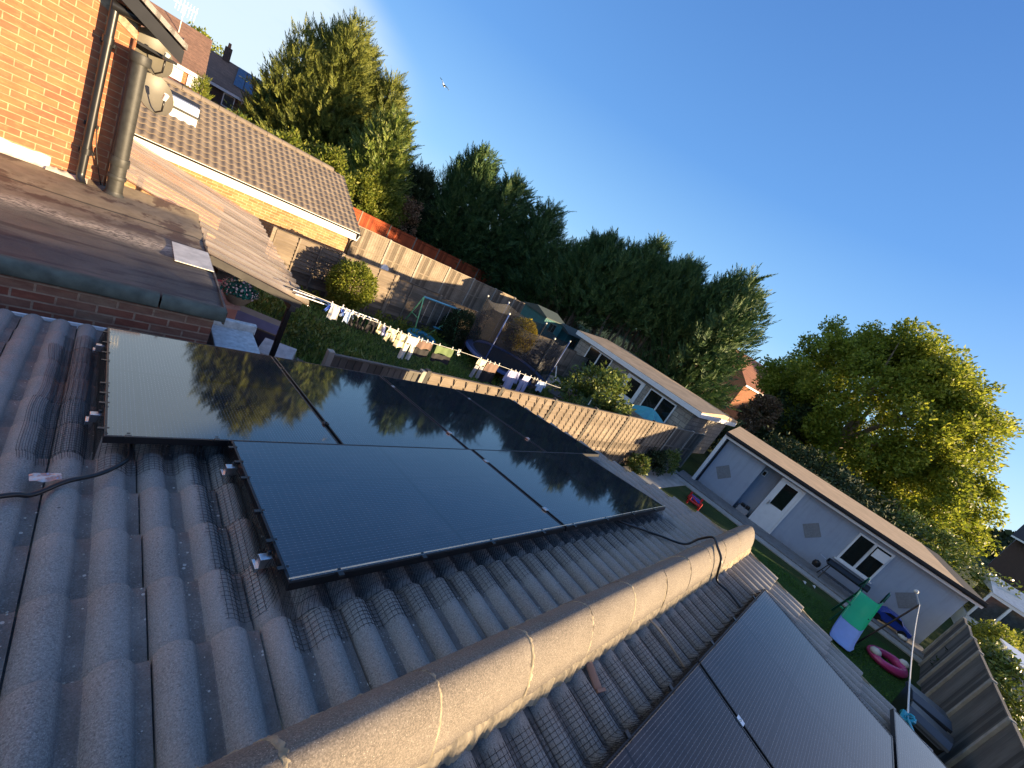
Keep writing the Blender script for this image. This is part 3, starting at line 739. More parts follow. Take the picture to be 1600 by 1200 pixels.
M['darkwood']=plain('dark_timber',(.035,.032,.030),.7,var=.3,bump=.3)
for y in (6.0,7.6,9.3,10.9):
    xq=.86 if y<7.3 else (.84 if y<7.7 else -.1); mb=MB(); mb.beam((xq,y,cz(xq)-.075),(2.1,y,cz(2.1)-.075),.05,.10); CN.part('rafter',mb,M['darkwood'])
mb=MB(); mb.beam((2.0,5.95,cz(2.0)-.17),(2.0,11.0,cz(2.0)-.17),.08,.10); CN.part('beam',mb,M['darkwood'])
mb=MB(); mb.beam((-.05,7.8,cz(0)-.15),(-.05,11.0,cz(0)-.15),.06,.14); CN.part('beam',mb,M['darkwood'])
for (x,y) in ((1.98,6.02),(1.98,10.9)):
    mb=MB(); mb.box(x-.035,x+.035,y-.035,y+.035,G0+.28,cz(2)-.2); CN.part('post',mb,M['blackp'],bevel=.004)
mb=MB(); mb.box(1.0,1.05,7.9,7.95,G0+.28,cz(1)-.1); CN.part('post',mb,M['blackp'])
# ================================================================ yellow brick outbuilding
YB=W('yellow_brick_outbuilding','long low yellow brick outbuilding with brown pantiles and a white fascia','outbuilding',(2.5,16.2,G0+.28))
yy=13.3
def pantile():
    n=N('brown_pantile'); s=n.sep()
    cx=n.math('FRACT',n.math('DIVIDE',n.math('ADD',s[0],20.),.205)); cy=n.math('FRACT',n.math('DIVIDE',n.math('ADD',s[1],20.),.30))
    c=n.ramp(n.noise(3,5),[(.3,(.145,.115,.09)),(.7,(.21,.17,.13))]); n.set(color=c,rough=.8); n.bump(n.noise(90,3),.4,.003); return n.m
M['pantile']=pantile()
def course_roof(x0,x1,y0,z0,y1,z1,pr_=.175,gauge=.27,rh=.026,step=.03,nx=7,flip=False):
    """a real pantiled slope rising from (y0,z0) to (y1,z1)"""
    mb=MB(); L=math.hypot(y1-y0,z1-z0); uy,uz=(y1-y0)/L,(z1-z0)/L; ny,nz=-uz*(1 if uy>0 else -1),abs(uy)
    xs_=np.linspace(x0,x1,int((x1-x0)/pr_*nx)+1); k=0; s=0
    while s<L-.02:
        s1=min(L,s+gauge); rows=[]
        for (ss,dz) in ((s1,0),(s+.02,step*.93),(s,step-.008),(s,step-.05)):
            r=[]
            for x in xs_:
                t=(x/pr_)%1; p=rh*(math.sin(math.pi*t/.6)**.8 if t<.6 else -.12*math.sin(math.pi*(t-.6)/.4))
                h=p+dz; r.append((x,y0+uy*ss+ny*h,z0+uz*ss+nz*h))
            rows.append(r)
        mb.grid(rows); s=s1
    return mb
x0,x1=-3.0,5.47
YB.part('roof_slope',course_roof(x0,x1,13.08,-.60,16.2,.60),M['pantile'],smooth=45,fixn=False)
YB.part('roof_slope',course_roof(x0,x1,19.3,-.60,16.2,.60),M['pantile'],smooth=45,fixn=False)
mb=MB(); 
for i in range(20):
    a=x0+i*.425; P=[[(x,16.2+.13*math.cos(t),.60+.11*math.sin(t)) for t in np.linspace(0,math.pi,9)] for x in (a+.005,a+.42)]
    if a+.42<=x1+.02: mb.grid(P)
YB.part('ridge_tiles',mb,M['pantile'],smooth=50,fixn=False)
mb=MB(); mb.prism([(yy,G0+.2),(yy,-.66),(16.2,.50),(19.1,-.66),(19.1,G0+.2)],'x',x0,x1-.12); YB.part('wall',mb,M['brick_yel'])
mb=MB(); mb.box(x0,x1-.02,13.03,13.06,-.86,-.60); mb.box(x0,x1-.02,13.062,yy-.002,-.86,-.84); YB.part('fascia',mb,M['white'])
mb=MB(); P=[[(x,12.98+.055*math.cos(t),-.60+.055*math.sin(t)) for t in np.linspace(math.pi,2*math.pi,8)]+[(x,13.03,-.595)] for x in (x0,0,3,x1)]
mb.grid(P); YB.part('gutter',mb,M['blackp'],smooth=50,fixn=False)
mb=MB(); mb.tube([(x1-.06,13.0,-.64),(x1-.06,13.05,-.80),(x1-.1,13.24,-.98),(x1-.1,13.24,G0+.3)],.034,10); YB.part('downpipe',mb,M['blackp'],smooth=50)
mb=MB(); mb.beam((x1+.005,13.05,-.72),(x1+.005,16.2,.47),.02,.16); YB.part('bargeboard',mb,M['white'])
t=YB.part('roof_light',MB().box(.25,1.16,14.55,15.35,-.12,.42),M['white'],bevel=.01)
mb=MB(); mb.prism([(14.50,.17),(15.42,.46),(15.42,.50),(14.50,.21)],'x',.2,1.2); 
YB.part('roof_light_frame',mb,M['lead'])
# ================================================================ fences
def wood(name,a,b,c,sc=(2,2,18),rough=.85):
    n=N(name); f=n.noise(2.2,5,.6,vec=n.mp(sc)); g=n.noise(1.2,4)
    geo=n.t.nodes.new('ShaderNodeNewGeometry'); cc=n.ramp(n.math('MULTIPLY_ADD',g,.5,n.math('MULTIPLY',f,.5)),[(.3,a),(.5,b),(.7,c)]); cc=n.mix(n.mapr(geo.outputs['Random Per Island'],0.,1.,0.,.8),cc,tuple(q*.42 for q in a)); n.set(color=cc,rough=rough,spec=.3)
    n.bump(n.noise(14,5,.7,vec=n.mp(sc)),.5,.004); return n.m
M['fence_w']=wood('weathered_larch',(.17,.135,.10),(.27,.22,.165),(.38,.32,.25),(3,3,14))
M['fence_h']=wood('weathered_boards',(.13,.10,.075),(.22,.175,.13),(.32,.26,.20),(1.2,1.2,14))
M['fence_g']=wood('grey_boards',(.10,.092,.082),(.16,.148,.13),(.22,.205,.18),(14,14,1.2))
M['fence_r']=wood('red_brown_stained_boards',(.30,.055,.018),(.42,.085,.028),(.52,.12,.04),(14,14,1.2))
M['post']=plain('concrete_post',(.30,.28,.24),.9,var=.2,bump=.4)
def bline(pts,x):
    for (a,b) in zip(pts,pts[1:]):
        if x<=b[0]: break
    t=(x-a[0])/(b[0]-a[0]); return [a[i]+(b[i]-a[i])*t for i in range(len(a))]
def fence(name,label,xs_,line,h,style,mat,posts=True,pm=None,group=None,ground=None,seed=1):
    """line: [(x,y,ztop)...]; one panel between each pair of xs_"""
    rnd=random.Random(seed); l0=bline(line,xs_[0])
    F=W(name,label,'fence',(xs_[0],l0[1],l0[2]-h),group)
    for a,b in zip(xs_,xs_[1:]):
        A=bline(line,a+.05);B=bline(line,b-.05); mb=MB()
        da=Vector((B[0]-A[0],B[1]-A[1],0)); L=da.length; da.normalize(); nrm=Vector((da.y,-da.x,0))
        def pt(s,off,z): p=Vector((A[0],A[1],0))+da*s+nrm*off; return (p.x,p.y,z)
        zt0=(A[2]+B[2])/2+rnd.uniform(-.015,.015); zb=zt0-h+.04
        tilt=rnd.uniform(-.01,.01)
        if style in('slat','slatv'):       # overlapping horizontal waney boards
            n=int(h/.115); 
            for i in range(n):
                z0=zb+i*(h-.06)/n; z1=z0+(h-.06)/n+.02; w0=rnd.uniform(-.006,.006); w1=rnd.uniform(-.006,.006)
                v=[pt(0,.052,z0+w0),pt(L,.052,z0+w1),pt(L,.012,z1),pt(0,.012,z1),pt(0,.010,z0+w0),pt(L,.010,z0+w1),pt(L,-.002,z1),pt(0,-.002,z1)]
                mb.add(v,[(0,1,2,3),(7,6,5,4),(0,4,5,1),(3,2,6,7),(0,3,7,4),(1,5,6,2)])
            BW=.045 if style=='slat' else .03
            for s in ([0,L*.33,L*.66,L-.045] if style=='slat' else [L*q/6-.02*(q>0) for q in range(7)]):
                v=[pt(s,.054,zb-.03),pt(s+BW,.054,zb-.03),pt(s+BW,.054,zt0),pt(s,.054,zt0),pt(s,.064,zb-.03),pt(s+BW,.064,zb-.03),pt(s+BW,.064,zt0),pt(s,.064,zt0)]
                mb.add(v,[(0,3,2,1),(4,5,6,7),(0,1,5,4),(1,2,6,5),(2,3,7,6),(3,0,4,7)])
        else:                   # vertical feather edge boards
            n=max(1,int(L/.115))
            for i in range(n):
                s0=i*L/n; s1=s0+L/n+.012; zj=zt0+rnd.uniform(-.012,.012)
                v=[pt(s0,.020,zb),pt(s1,.010,zb),pt(s1,.010,zj),pt(s0,.020,zj),pt(s0,.006,zb),pt(s1,.0,zb),pt(s1,.0,zj),pt(s0,.006,zj)]
                mb.add(v,[(0,1,2,3),(7,6,5,4),(0,4,5,1),(3,2,6,7),(0,3,7,4),(1,5,6,2)])
            for z in ((zb+.2,zb+h*.5,zt0-.18) if style=='feather' else (zb+h*.52,)):
                v=[pt(0,.021,z),pt(L,.021,z),pt(L,.021,z+.05),pt(0,.021,z+.05),pt(0,.045,z),pt(L,.045,z),pt(L,.045,z+.05),pt(0,.045,z+.05)]
                mb.add(v,[(0,3,2,1),(4,5,6,7),(0,1,5,4),(1,2,6,5),(2,3,7,6),(3,0,4,7)])
        v=[pt(0,-.012,zt0),pt(L,-.012,zt0),pt(L,.045,zt0),pt(0,.045,zt0),pt(0,-.012,zt0+.028),pt(L,-.012,zt0+.028),pt(L,.045,zt0+.028),pt(0,.045,zt0+.028)]
        mb.add(v,[(0,3,2,1),(4,5,6,7),(0,1,5,4),(1,2,6,5),(2,3,7,6),(3,0,4,7)])
        F.part('panel',mb,mat)
    if posts:
        for x in xs_:
            p=bline(line,x); mb=MB(); mb.box(p[0]-.045,p[0]+.045,p[1]-.05,p[1]+.05,p[2]-h-.1,p[2]+.055); F.part('post',mb,pm or M['post'],bevel=.006)
    return F
# far fence, red fence, slatted fence
fence('garden_fence','tall pale feather edge fence lit by the low sun, running past the white chair',[5.45+1.84*i for i in range(8)],[(5,18.3,-1.04),(12,18.5,-1.06),(20,18.7,-1.1),(26,18.9,-1.3)],2.0,'feather1',M['fence_w'],seed=3)
fence('garden_fence','shaded end of the tall pale fence, running up to the teal sheds',[18.35+1.84*i for i in range(4)],[(5,18.3,-1.04),(12,18.5,-1.06),(18.3,18.65,-1.1),(26,18.9,-1.45)],2.0,'feather1',M['fence_w'],seed=4)
fence('red_fence','bright red brown stained fence behind the pale fence, in front of the conifers',[9.0+2.15*i for i in range(10)],[(5,27.4,-1.22),(16,27.8,-1.25),(25,28.0,-1.28),(32,28,-1.4)],2.0,'feather',M['fence_r'],seed=5,pm=M['fence_w'])
fence('slatted_fence','weathered horizontal board fence between the round bushes and the chair',[2.95+1.86*i for i in range(10)],[(2,12.05,-1.26),(6.4,12.0,-1.22),(10,12.0,-1.43),(13.8,12.0,-1.30),(16,12.0,-1.42),(20,12.05,-1.75)],1.75,'slat',M['fence_h'],pm=M['fence_w'],seed=6)
# party fence, near
def near_fence():
    line=[(2.0,4.98,-1.25),(4.0,4.95,-1.25),(8,4.85,-1.25),(12,4.72,-1.25),(16,4.6,-1.27),(20,4.4,-1.30)]
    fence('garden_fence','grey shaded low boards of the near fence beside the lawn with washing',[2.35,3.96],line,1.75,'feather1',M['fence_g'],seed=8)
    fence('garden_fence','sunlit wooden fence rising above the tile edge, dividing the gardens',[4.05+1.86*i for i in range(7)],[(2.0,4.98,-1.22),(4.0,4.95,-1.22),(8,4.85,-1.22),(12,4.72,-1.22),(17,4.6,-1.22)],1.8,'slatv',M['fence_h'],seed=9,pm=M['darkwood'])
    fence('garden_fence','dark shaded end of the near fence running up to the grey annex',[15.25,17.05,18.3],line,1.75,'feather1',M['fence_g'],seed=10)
near_fence()
fence('garden_fence','wide grey weathered fence at the lower right, beside the black bins',[7.4+1.83*i for i in range(5)]+[15.9,17.6,18.8],[(6,-3.80,-1.25),(9.3,-3.9,-1.25),(16.2,-4.15,-1.25),(20,-4.5,-1.45)],1.8,'feather',M['fence_g'],seed=11)  # panels nearest the annex added past its visible end to shade the lawn
# ================================================================ block building
BX=19.2
M['block']=brick('pale_blockwork',(.42,.38,.31),(.28,.25,.21),(.15,.14,.12),bw=.45,bh=.225,mz=.035,bump=.5)
M['slateroof']=plain('tan_felt_roof',(.42,.30,.19),.9,var=.2,scale=1.5,bump=.5,bscale=60)
M['glassd']=plain('dark_glass',(.010,.014,.013),.06,var=.3,spec=.7)
BB=W('block_building','pale blockwork garden building with a white fascia, door and two windows','outbuilding',(BX+2.5,9.5,G0))
mb=MB(); mb.box(BX,BX+5.6,5.6,13.2,G0,-.80); BB.part('wall',mb,M['block'])
mb=MB(); mb.prism([(BX-.22,-.60),(BX+2.9,-.40),(BX+5.9,-.52),(BX+5.9,-.72),(BX-.2,-.72)],'y',5.3,13.5); BB.part('roof',mb,M['slateroof'])
mb=MB(); mb.box(BX-.24,BX-.222,5.28,13.52,-.86,-.62); mb.box(BX-.22,BX+5.9,5.275,5.298,-.86,-.64); BB.part('fascia',mb,M['white'])
def window(B,x,y0,y1,z0,z1,n,sx=-1,name='window'):
    """window in a wall facing -x, from y0 to y1"""
    fr=MB(); t=.06; d=.05
    xa,xb=(x-d,x+.02)
    fr.box(xa,xb,y0,y1,z0,z0+t); fr.box(xa,xb,y0,y1,z1-t,z1); fr.box(xa+.002,xb,y0,y0+t,z0+t,z1-t); fr.box(xa+.002,xb,y1-t,y1,z0+t,z1-t)
    for i in range(1,n):
        ym=y0+(y1-y0)*i/n; fr.box(xa+.002,xb,ym-t*.6,ym+t*.6,z0+t,z1-t)
    f=B.part(name,fr,M['white'])
    for i in range(n):
        a=y0+(y1-y0)*i/n+t; b=y0+(y1-y0)*(i+1)/n-t
        B.part('pane',MB().box(x-.02,x-.012,a-.01,b+.01,z0+t-.01,z1-t+.01),M['glassd'],parent=f)
    B.part('sill',MB().box(x-.13,x+.01,y0-.05,y1+.05,z0-.05,z0-.003),M['white'],parent=f)
    return f
window(BB,BX,10.65,12.35,-2.2,-.93,2); window(BB,BX,6.45,8.0,-2.2,-1.0,2)
def sticker(B,f,x,y,z): B.part('sticker',MB().box(x-.026,x-.0205,y-.05,y+.05,z-.06,z+.06),M['white'],parent=f)
def door(B,x,y0,y1,z0,z1,gz0,gz1):
    fr=MB(); t=.07
    fr.box(x-.04,x+.02,y0,y0+t,z0,z1); fr.box(x-.04,x+.02,y1-t,y1,z0,z1); fr.box(x-.04,x+.02,y0+t,y1-t,z1-t,z1)
    d=B.part('door',fr,M['white'])
    lf=MB(); a,b=y0+t+.004,y1-t-.004
    lf.box(x-.03,x+.01,a,b,z0+.02,gz0); lf.box(x-.03,x+.01,a,b,gz1,z1-t-.004); lf.box(x-.03,x+.01,a,a+.13,gz0+.0005,gz1-.0005); lf.box(x-.03,x+.01,b-.13,b,gz0+.0005,gz1-.0005)
    B.part('door_leaf',lf,M['white'],parent=d)
    B.part('pane',MB().box(x-.012,x-.004,a+.12,b-.12,gz0-.01,gz1+.01),M['glassd'],parent=d)
    h=MB(); h.box(x-.045,x-.03,b-.10,b-.06,gz0-.10,gz0+.10); h.box(x-.075,x-.06,b-.20,b-.06,gz0-.01,gz0+.015); h.box(x-.06,x-.045,b-.085,b-.065,gz0-.01,gz0+.015)
    B.part('handle',h,M['alu'],parent=d); return d
d=door(BB,BX,8.35,9.45,G0+.03,-1.0,-2.05,-1.12)
f=BB.root.children[3]
# ================================================================ grey rendered annex (own garden end), built in its own frame
AN=thing('grey_annex','single storey grey rendered annex across the end of the lawn, with a tan felt roof','annex',(18.05,3.62,G0),math.atan2(-.98578,.16803))
# local x runs along the front to the right, local y runs to the rear
def render_mat():
    n=N('blue_grey_render'); z=n.sep()[2]; c=n.ramp(n.noise(1.4,5,.6),[(.3,(.29,.34,.43)),(.7,(.34,.395,.48))])
    stk=n.math('MULTIPLY',n.mapr(n.noise(2.2,5,.65,vec=n.mp((3.5,3.5,.35))),.50,.72),n.mapr(z,.4,2.3,.15,.5)); c=n.mix(stk,c,(.20,.225,.26))
    low=n.math('MULTIPLY',n.mapr(n.math('ADD',z,n.math('MULTIPLY',n.noise(5,5),.35)),.5,.15),.5); c=n.mix(low,c,(.19,.19,.17))
    n.set(color=c,rough=.88); n.bump(n.noise(120,3),.3,.004); return n.m
M['greyr']=render_mat()
M['greyp']=plain('dark_grey_inset',(.20,.21,.225),.85,var=.15,scale=20,bump=.4,bscale=70)
M['tanfelt']=plain('tan_mineral_felt',(.46,.31,.18),.9,var=.16,scale=1.6,bump=.4,bscale=90)
M['blackfelt']=plain('black_felt',(.02,.02,.022),.8,var=.3)
def ap(name,mb,mat,parent=None,**k): return mkobj(name,mb,mat,parent or AN,**k)
H=2.30; WD=8.03; DP=4.4
Rm=Matrix(((1,0,0,0),(0,1,0,0),(-.010,0,1,0),(0,0,0,1)))   # the roofline falls slightly to the right
mb=MB(); mb.box(0,1.64,0,DP,0,H+.02); mb.box(1.64,2.30,.55,DP,0,H); mb.box(2.30,WD,.0,DP-.001,0,H+.02)
ap('wall',mb,M['greyr'])
mb=MB(); mb.prism([(-.30,H+.20),(DP+.2,H+.27),(DP+.2,H+.13),(-.30,H+.06)],'x',-.12,WD-.35,Rm@Matrix.Identity(4)); ap('roof',mb,M['tanfelt'])
mb=MB(); mb.prism([(-.31,H+.19),(DP+.2,H+.26),(DP+.2,H+.12),(-.31,H+.05)],'x',WD-.347,WD+.22,Rm); mb.box(-.14,WD+.2,-.345,-.302,H+.10,H+.21,Rm); ap('roof_edge',mb,M['blackfelt'])
mb=MB(); mb.box(-.10,WD+.2,-.305,-.27,H-.03,H+.10,Rm); ap('fascia',mb,M['white'])
mb=MB(); P=[[(x,-.36+.055*math.cos(t),H+.12+.055*math.sin(t)-.010*x) for t in np.linspace(math.pi,2*math.pi,8)] for x in (-.1,WD/2,WD+.2)]
mb.grid(P); ap('gutter',mb,M['blackp'],smooth=50,fixn=False)
mb=MB(); mb.box(-.10,WD+.15,-.27,-.003,H-.025,H-.01,Rm); ap('soffit',mb,M['white'])
mb=MB(); mb.box(-.13,-.003,-.30,0.1,0,H+.1); ap('corner_boxing',mb,M['white'])
mb=MB(); mb.tube([(.06,-.045,H-.05),(.06,-.045,.05)],.035,10); ap('downpipe',mb,M['blackp'],smooth=50)
for cx,cz_ in ((.64,1.02),(4.02,1.14),(7.08,1.04)):
    mb=MB(); r_=.33
    mb.prism([(cx-r_,cz_),(cx,cz_-r_*1.12),(cx+r_,cz_),(cx,cz_+r_*1.12)],'y',-.012,-.001); ap('diamond_inset',mb,M['greyp'])
mb=MB(); mb.box(-.1,WD,-.06,-.001,0.0,.07); ap('plinth_trim',mb,M['white'])
# door and window reuse the same builders through a shim for the local frame
class Shim:
    def __init__(s,root,dx,dy): s.root=root; s.dx=dx; s.dy=dy
    def part(s,name,mb,mat,parent=None,**k):
        # builder space: wall faces -x at x=0 and y runs left; map (x,y,z)->(-y,x,z)
        mb.v=[(-p[1]+s.dx,p[0]+s.dy,p[2]) for p in mb.v]
        return mkobj(name,mb,mat,parent or s.root,**k)
sh=Shim(AN,0,-.004)
door(sh,0,-3.16,-2.30,.08,2.16,1.08,2.03)
f=window(sh,0,-6.10,-5.04,.86,2.05,2)
mb=MB(); mb.box(0,.055,-6.02,-5.60,1.70,1.74); mb.box(-.062,-.050,-6.03,-5.58,1.70,1.99); sh.part('open_vent',MB().box(-.16,-.14,-6.02,-5.62,1.62,1.94),M['white'],parent=f)
# wall lamp in the recess
mb=MB(); mb.box(1.70,1.86,.45,.545,1.72,1.98); ap('wall_lamp',mb,M['white'],bevel=.015)
mb=MB(); mb.box(1.73,1.83,.435,.449,1.76,1.92); ap('lamp_lens',mb,M['glassd'])
# paved terrace in front of the annex
TR=Matrix.Translation((18.05,3.62,G0))@Matrix.Rotation(math.atan2(-.98578,.16803),4,'Z')
mb=MB(); mb.box(-.6,WD+.1,-1.15,-.001,0,.10,TR); o=struct('paved_terrace',mb,M['paving'],bevel=.008)
mb=MB(); mb.box(-.75,WD+.1,-1.62,-1.155,0,.05,TR); struct('garden_path',mb,M['conc'],bevel=.008)
# ================================================================ far houses
M['roof_brown']=brick('brown_roof_tiles',(.22,.125,.085),(.27,.15,.10),(.11,.07,.05),bw=.25,bh=.2,mz=.02,bump=.4)
M['roof_red']=brick('orange_roof_tiles',(.30,.12,.065),(.36,.15,.08),(.16,.07,.04),bw=.25,bh=.2,mz=.02,bump=.4)
M['roof_dark']=plain('dark_slate',(.035,.034,.037),.8,var=.15)
M['winpane']=plain('window_glass',(.05,.06,.07),.1,var=.3)
def house(name,label,loc,rotz,w_,d_,he,hr,wallm,roofm,wins,gable_y=True,over=.3,chim=None,extra=None,group=None,pane='winpane'):
    """local frame: front face is y=0 looking toward -y, ridge along x (gables at both x ends)"""
    t=thing(name,label,'house',loc,rotz,group)
    mb=MB(); mb.prism([(0,0),(0,he),(d_/2,hr-.1),(d_,he),(d_,0)],'x',0,w_); mkobj('wall',mb,wallm,t)
    a=(hr-he)/(d_/2); 
    mb=MB(); mb.prism([(-over,he-a*over),(d_/2,hr),(d_+over,he-a*over),(d_+over,he-a*over-.12),(d_/2,hr-.14),(-over,he-a*over-.12)],'x',-over*.6,w_+over*.6)
    rf=mkobj('roof',mb,roofm,t)
    mb=MB(); mb.box(-over*.6,w_+over*.6,-over-.03,-over-.003,he-a*over-.22,he-a*over-.02); mkobj('fascia',mb,M['white'],t)
    for (x,z,ww,wh) in wins:
        mb=MB(); mb.box(x,x+ww,-.06,-.003,z,z+wh); f=mkobj('window',mb,M['white'],t)
        n=max(1,int(ww/.7)); 
        for i in range(n):
            mb=MB(); mb.box(x+.07+i*ww/n,x-.07+(i+1)*ww/n,-.07,-.061,z+.08,z+wh-.08); mkobj('pane',mb,M[pane],f)
    if chim:
        cx,cy,cw=chim; mb=MB(); mb.box(cx,cx+cw,cy,cy+.5,he,hr+.9); c=mkobj('chimney',mb,wallm,rf)
        mb=MB(); mb.lathe([(.12,0),(.10,.35)],(cx+cw/2,cy+.25,hr+.9),10); mkobj('chimney_pot',mb,M['roof_red'],c)
    if extra: extra(t,he,hr,d_,w_,a)
    return t
def pvroof(x0_,x1_,s0,s1):
    def f(t,he,hr,d_,w_,a):
        n=3
        for i in range(n):
            xa=x0_+(x1_-x0_)*i/n; xb=x0_+(x1_-x0_)*(i+1)/n-.05
            y0=d_/2*s0; y1=d_/2*s1; mb=MB(); mb.prism([(y0,he+a*y0+.10),(y1,he+a*y1+.10),(y1,he+a*y1+.05),(y0,he+a*y0+.05)],'x',xa,xb); mkobj('solar_module',mb,M['pvfar'],t)
    return f
M['pvfar']=plain('far_panel',(.05,.08,.14),.15,var=.2)
GZ=G0
M['curtain']=plain('net_curtained_glass',(.8,.76,.66),.35,var=.2,scale=2)
def aerial(t,he,hr,d_,w_,a):
    mb=MB(); mb.tube([(6.2,2.2,he+1.0),(6.2,2.2,hr+.8)],.025,5); mb.tube([(5.7,2.2,hr+.7),(6.8,2.2,hr+.8)],.02,5)
    for i in range(7): x=5.8+i*.15; mb.tube([(x,2.2,hr+.35-.02*i),(x+.05,2.2,hr+1.05)],.015,4)
    mkobj('aerial',mb,M['curtain'],t)
house('brick_terrace_house','brick terrace house with a row of bright white windows, seen past the satellite dishes',(-4.95,36,GZ),R(-3),7.6,6.6,4.30,6.40,M['brick_or'],M['roof_brown'],[(.5+.82*i,3.25,.58,.85) for i in range(9)]+[(1,0.9,1.7,1.1),(4.2,0.9,1.9,1.1)],pane='curtain',extra=aerial)
house('brown_gabled_house','dark brown house with blue solar modules on its roof beyond the hedge',(3.6,46,GZ),R(-8),3.9,8,4.3,6.3,M['brick_brown'],M['roof_brown'],[(1.4,2.9,.8,1.0),(2.6,2.9,.7,1.0)],chim=(.6,3.6,.5),extra=pvroof(1.8,3.9,.2,.95))
house('orange_gabled_house','orange brick house with dark roof modules at the left of the big conifer',(7.5,52,GZ),R(-10),4.5,9,4.2,6.6,M['brick_house'],M['roof_red'],[(.3,2.8,.9,1.0),(1.8,2.8,.8,1.0),(3.2,2.8,.8,1.0)],extra=pvroof(.3,2.4,.25,.95))
house('low_brick_garage','low orange brick garage with a tiled roof below the terrace windows',(-2.5,27,GZ),R(-3),4.6,3.4,2.5,3.45,M['brick_or'],M['roof_red'],[])
house('orange_brick_house','orange brick house glimpsed between the dark conifers and the broadleaf tree',(53.5,13.6,GZ),R(-27),11.6,9,4.9,7.9,M['brick_or'],M['roof_red'],[(3.2,3.3,1.6,1.4),(6.8,3.3,1.9,1.4),(3.6,.9,2,1.4),(7.4,.9,1.9,1.4)])
h=house('dark_roofed_house','house with brown brick walls and a dark roof at the right edge',(79.5,-15.0,GZ),R(-100),8.5,15,6.0,13.6,M['brick_brown'],M['roof_dark'],[(2.4,3.6,3.4,2.2),(6.4,1.4,1.2,1.8)],over=.9)
# white conservatory next to it
CV=W('white_conservatory','white framed conservatory in front of the brown brick wall at the right edge','conservatory',(29,-7.4,GZ))
mb=MB(); mb.box(27.6,30.4,-9.6,-6.2,GZ,GZ+.7); CV.part('dwarf_wall',mb,M['white'])
mb=MB(); mb.box(27.66,30.34,-9.54,-6.26,GZ+.72,GZ+1.95); CV.part('glazing',mb,M['winpane'])
mb=MB()
for y in np.linspace(-9.6,-6.2,6): mb.box(27.57,27.66,y-.04,y+.04,GZ+.7,GZ+2.0)
mb.box(27.55,27.68,-9.64,-6.16,GZ+1.96,GZ+2.1); CV.part('frame',mb,M['white'])
mb=MB(); mb.prism([(27.5,GZ+2.11),(30.4,GZ+2.6),(30.4,GZ+2.11)],'y',-9.6,-6.2); CV.part('roof',mb,M['whited'])
# neighbouring building to the right of the roof: it stands outside the frame and shades the lower slope
NB=W('neighbour_house','brick house next door, outside the right edge, shading the lower roof','house',(0,-14,GZ))
mb=MB(); mb.prism([(-8.0,GZ),(-8.0,-.1),(-12,1.50),(-16,-.1),(-16,GZ)],'x',-14,11.45); NB.part('wall',mb,M['brick_house'])
mb=MB(); mb.prism([(-7.8,-.10),(-12,1.60),(-16.2,-.10),(-16.2,-.16),(-12,1.54),(-7.8,-.16)],'x',-14.2,11.6); NB.part('roof',mb,M['roof_brown'])
# ================================================================ vegetation
def fast_mesh(name,V,F4,mat,parent,off):
    me=bpy.data.meshes.new(name); nv=len(V); nf=len(F4); k=F4.shape[1]
    me.vertices.add(nv); me.vertices.foreach_set('co',(V-np.array(off)).astype(np.float32).ravel())
    me.loops.add(nf*k); me.loops.foreach_set('vertex_index',F4.astype(np.int32).ravel())
    me.polygons.add(nf); me.polygons.foreach_set('loop_start',np.arange(0,nf*k,k,dtype=np.int32))
    try: me.polygons.foreach_set('loop_total',np.full(nf,k,dtype=np.int32))
    except Exception: pass
    me.update(calc_edges=True); me.validate()
    me.materials.append(mat); o=bpy.data.objects.new(name,me); col.objects.link(o); o.parent=parent; return o
def unit(a): return a/np.maximum(1e-9,np.linalg.norm(a,axis=1,keepdims=True))
def leaf_quads(C,D,Nn,L,Wd,curl=0.):
    """rhombic leaves: centre base C, direction D, normal Nn"""
    S=unit(np.cross(D,Nn)); L=L[:,None];Wd=Wd[:,None]
    a=C; b=C+D*L*.45+S*Wd/2; c=C+D*L+Nn*L*curl; d=C+D*L*.45-S*Wd/2
    V=np.stack([a,b,c,d],1).reshape(-1,3); F=np.arange(len(V)).reshape(-1,4); return V,F
def rand_dir(rs,n): return unit(rs.normal(size=(n,3)))
M['fol_conifer']=island('leylandii_foliage',[(.018,.045,.018),(.033,.075,.024),(.058,.11,.030),(.11,.15,.045)],.65,.35,.12)
M['fol_gold']=island('olive_conifer_foliage',[(.040,.055,.012),(.085,.105,.018),(.13,.15,.026),(.19,.19,.035)],.65,.3,.2)
M['fol_bush']=island('hedge_foliage',[(.07,.10,.012),(.13,.17,.020),(.21,.235,.03),(.33,.32,.06)],.5,.8,.45)
M['fol_yel']=island('golden_bush_foliage',[(.14,.13,.006),(.27,.23,.010),(.42,.33,.015),(.55,.40,.03)],.5,1.5,.5)
M['fol_broad']=island('broadleaf_foliage',[(.08,.11,.014),(.16,.205,.020),(.27,.30,.032),(.40,.40,.06)],.5,.35,.55)
M['fol_shrub']=island('light_shrub_foliage',[(.04,.07,.012),(.085,.13,.022),(.15,.19,.035),(.24,.26,.07)],.45,1.5,.2)
M['fol_dark']=island('dark_shrub_foliage',[(.010,.020,.008),(.018,.034,.011),(.03,.05,.015),(.045,.065,.022)],.8,.8)
M['fol_copper']=island('copper_foliage',[(.07,.035,.02),(.12,.065,.035),(.19,.11,.06),(.25,.17,.09)],.5,1.,.15)
M['bark']=plain('grey_bark',(.22,.17,.125),.9,var=.3,scale=8,bump=.6,bscale=30)
M['barkd']=plain('dark_bark',(.09,.055,.038),.9,var=.3,scale=8,bump=.6,bscale=30)
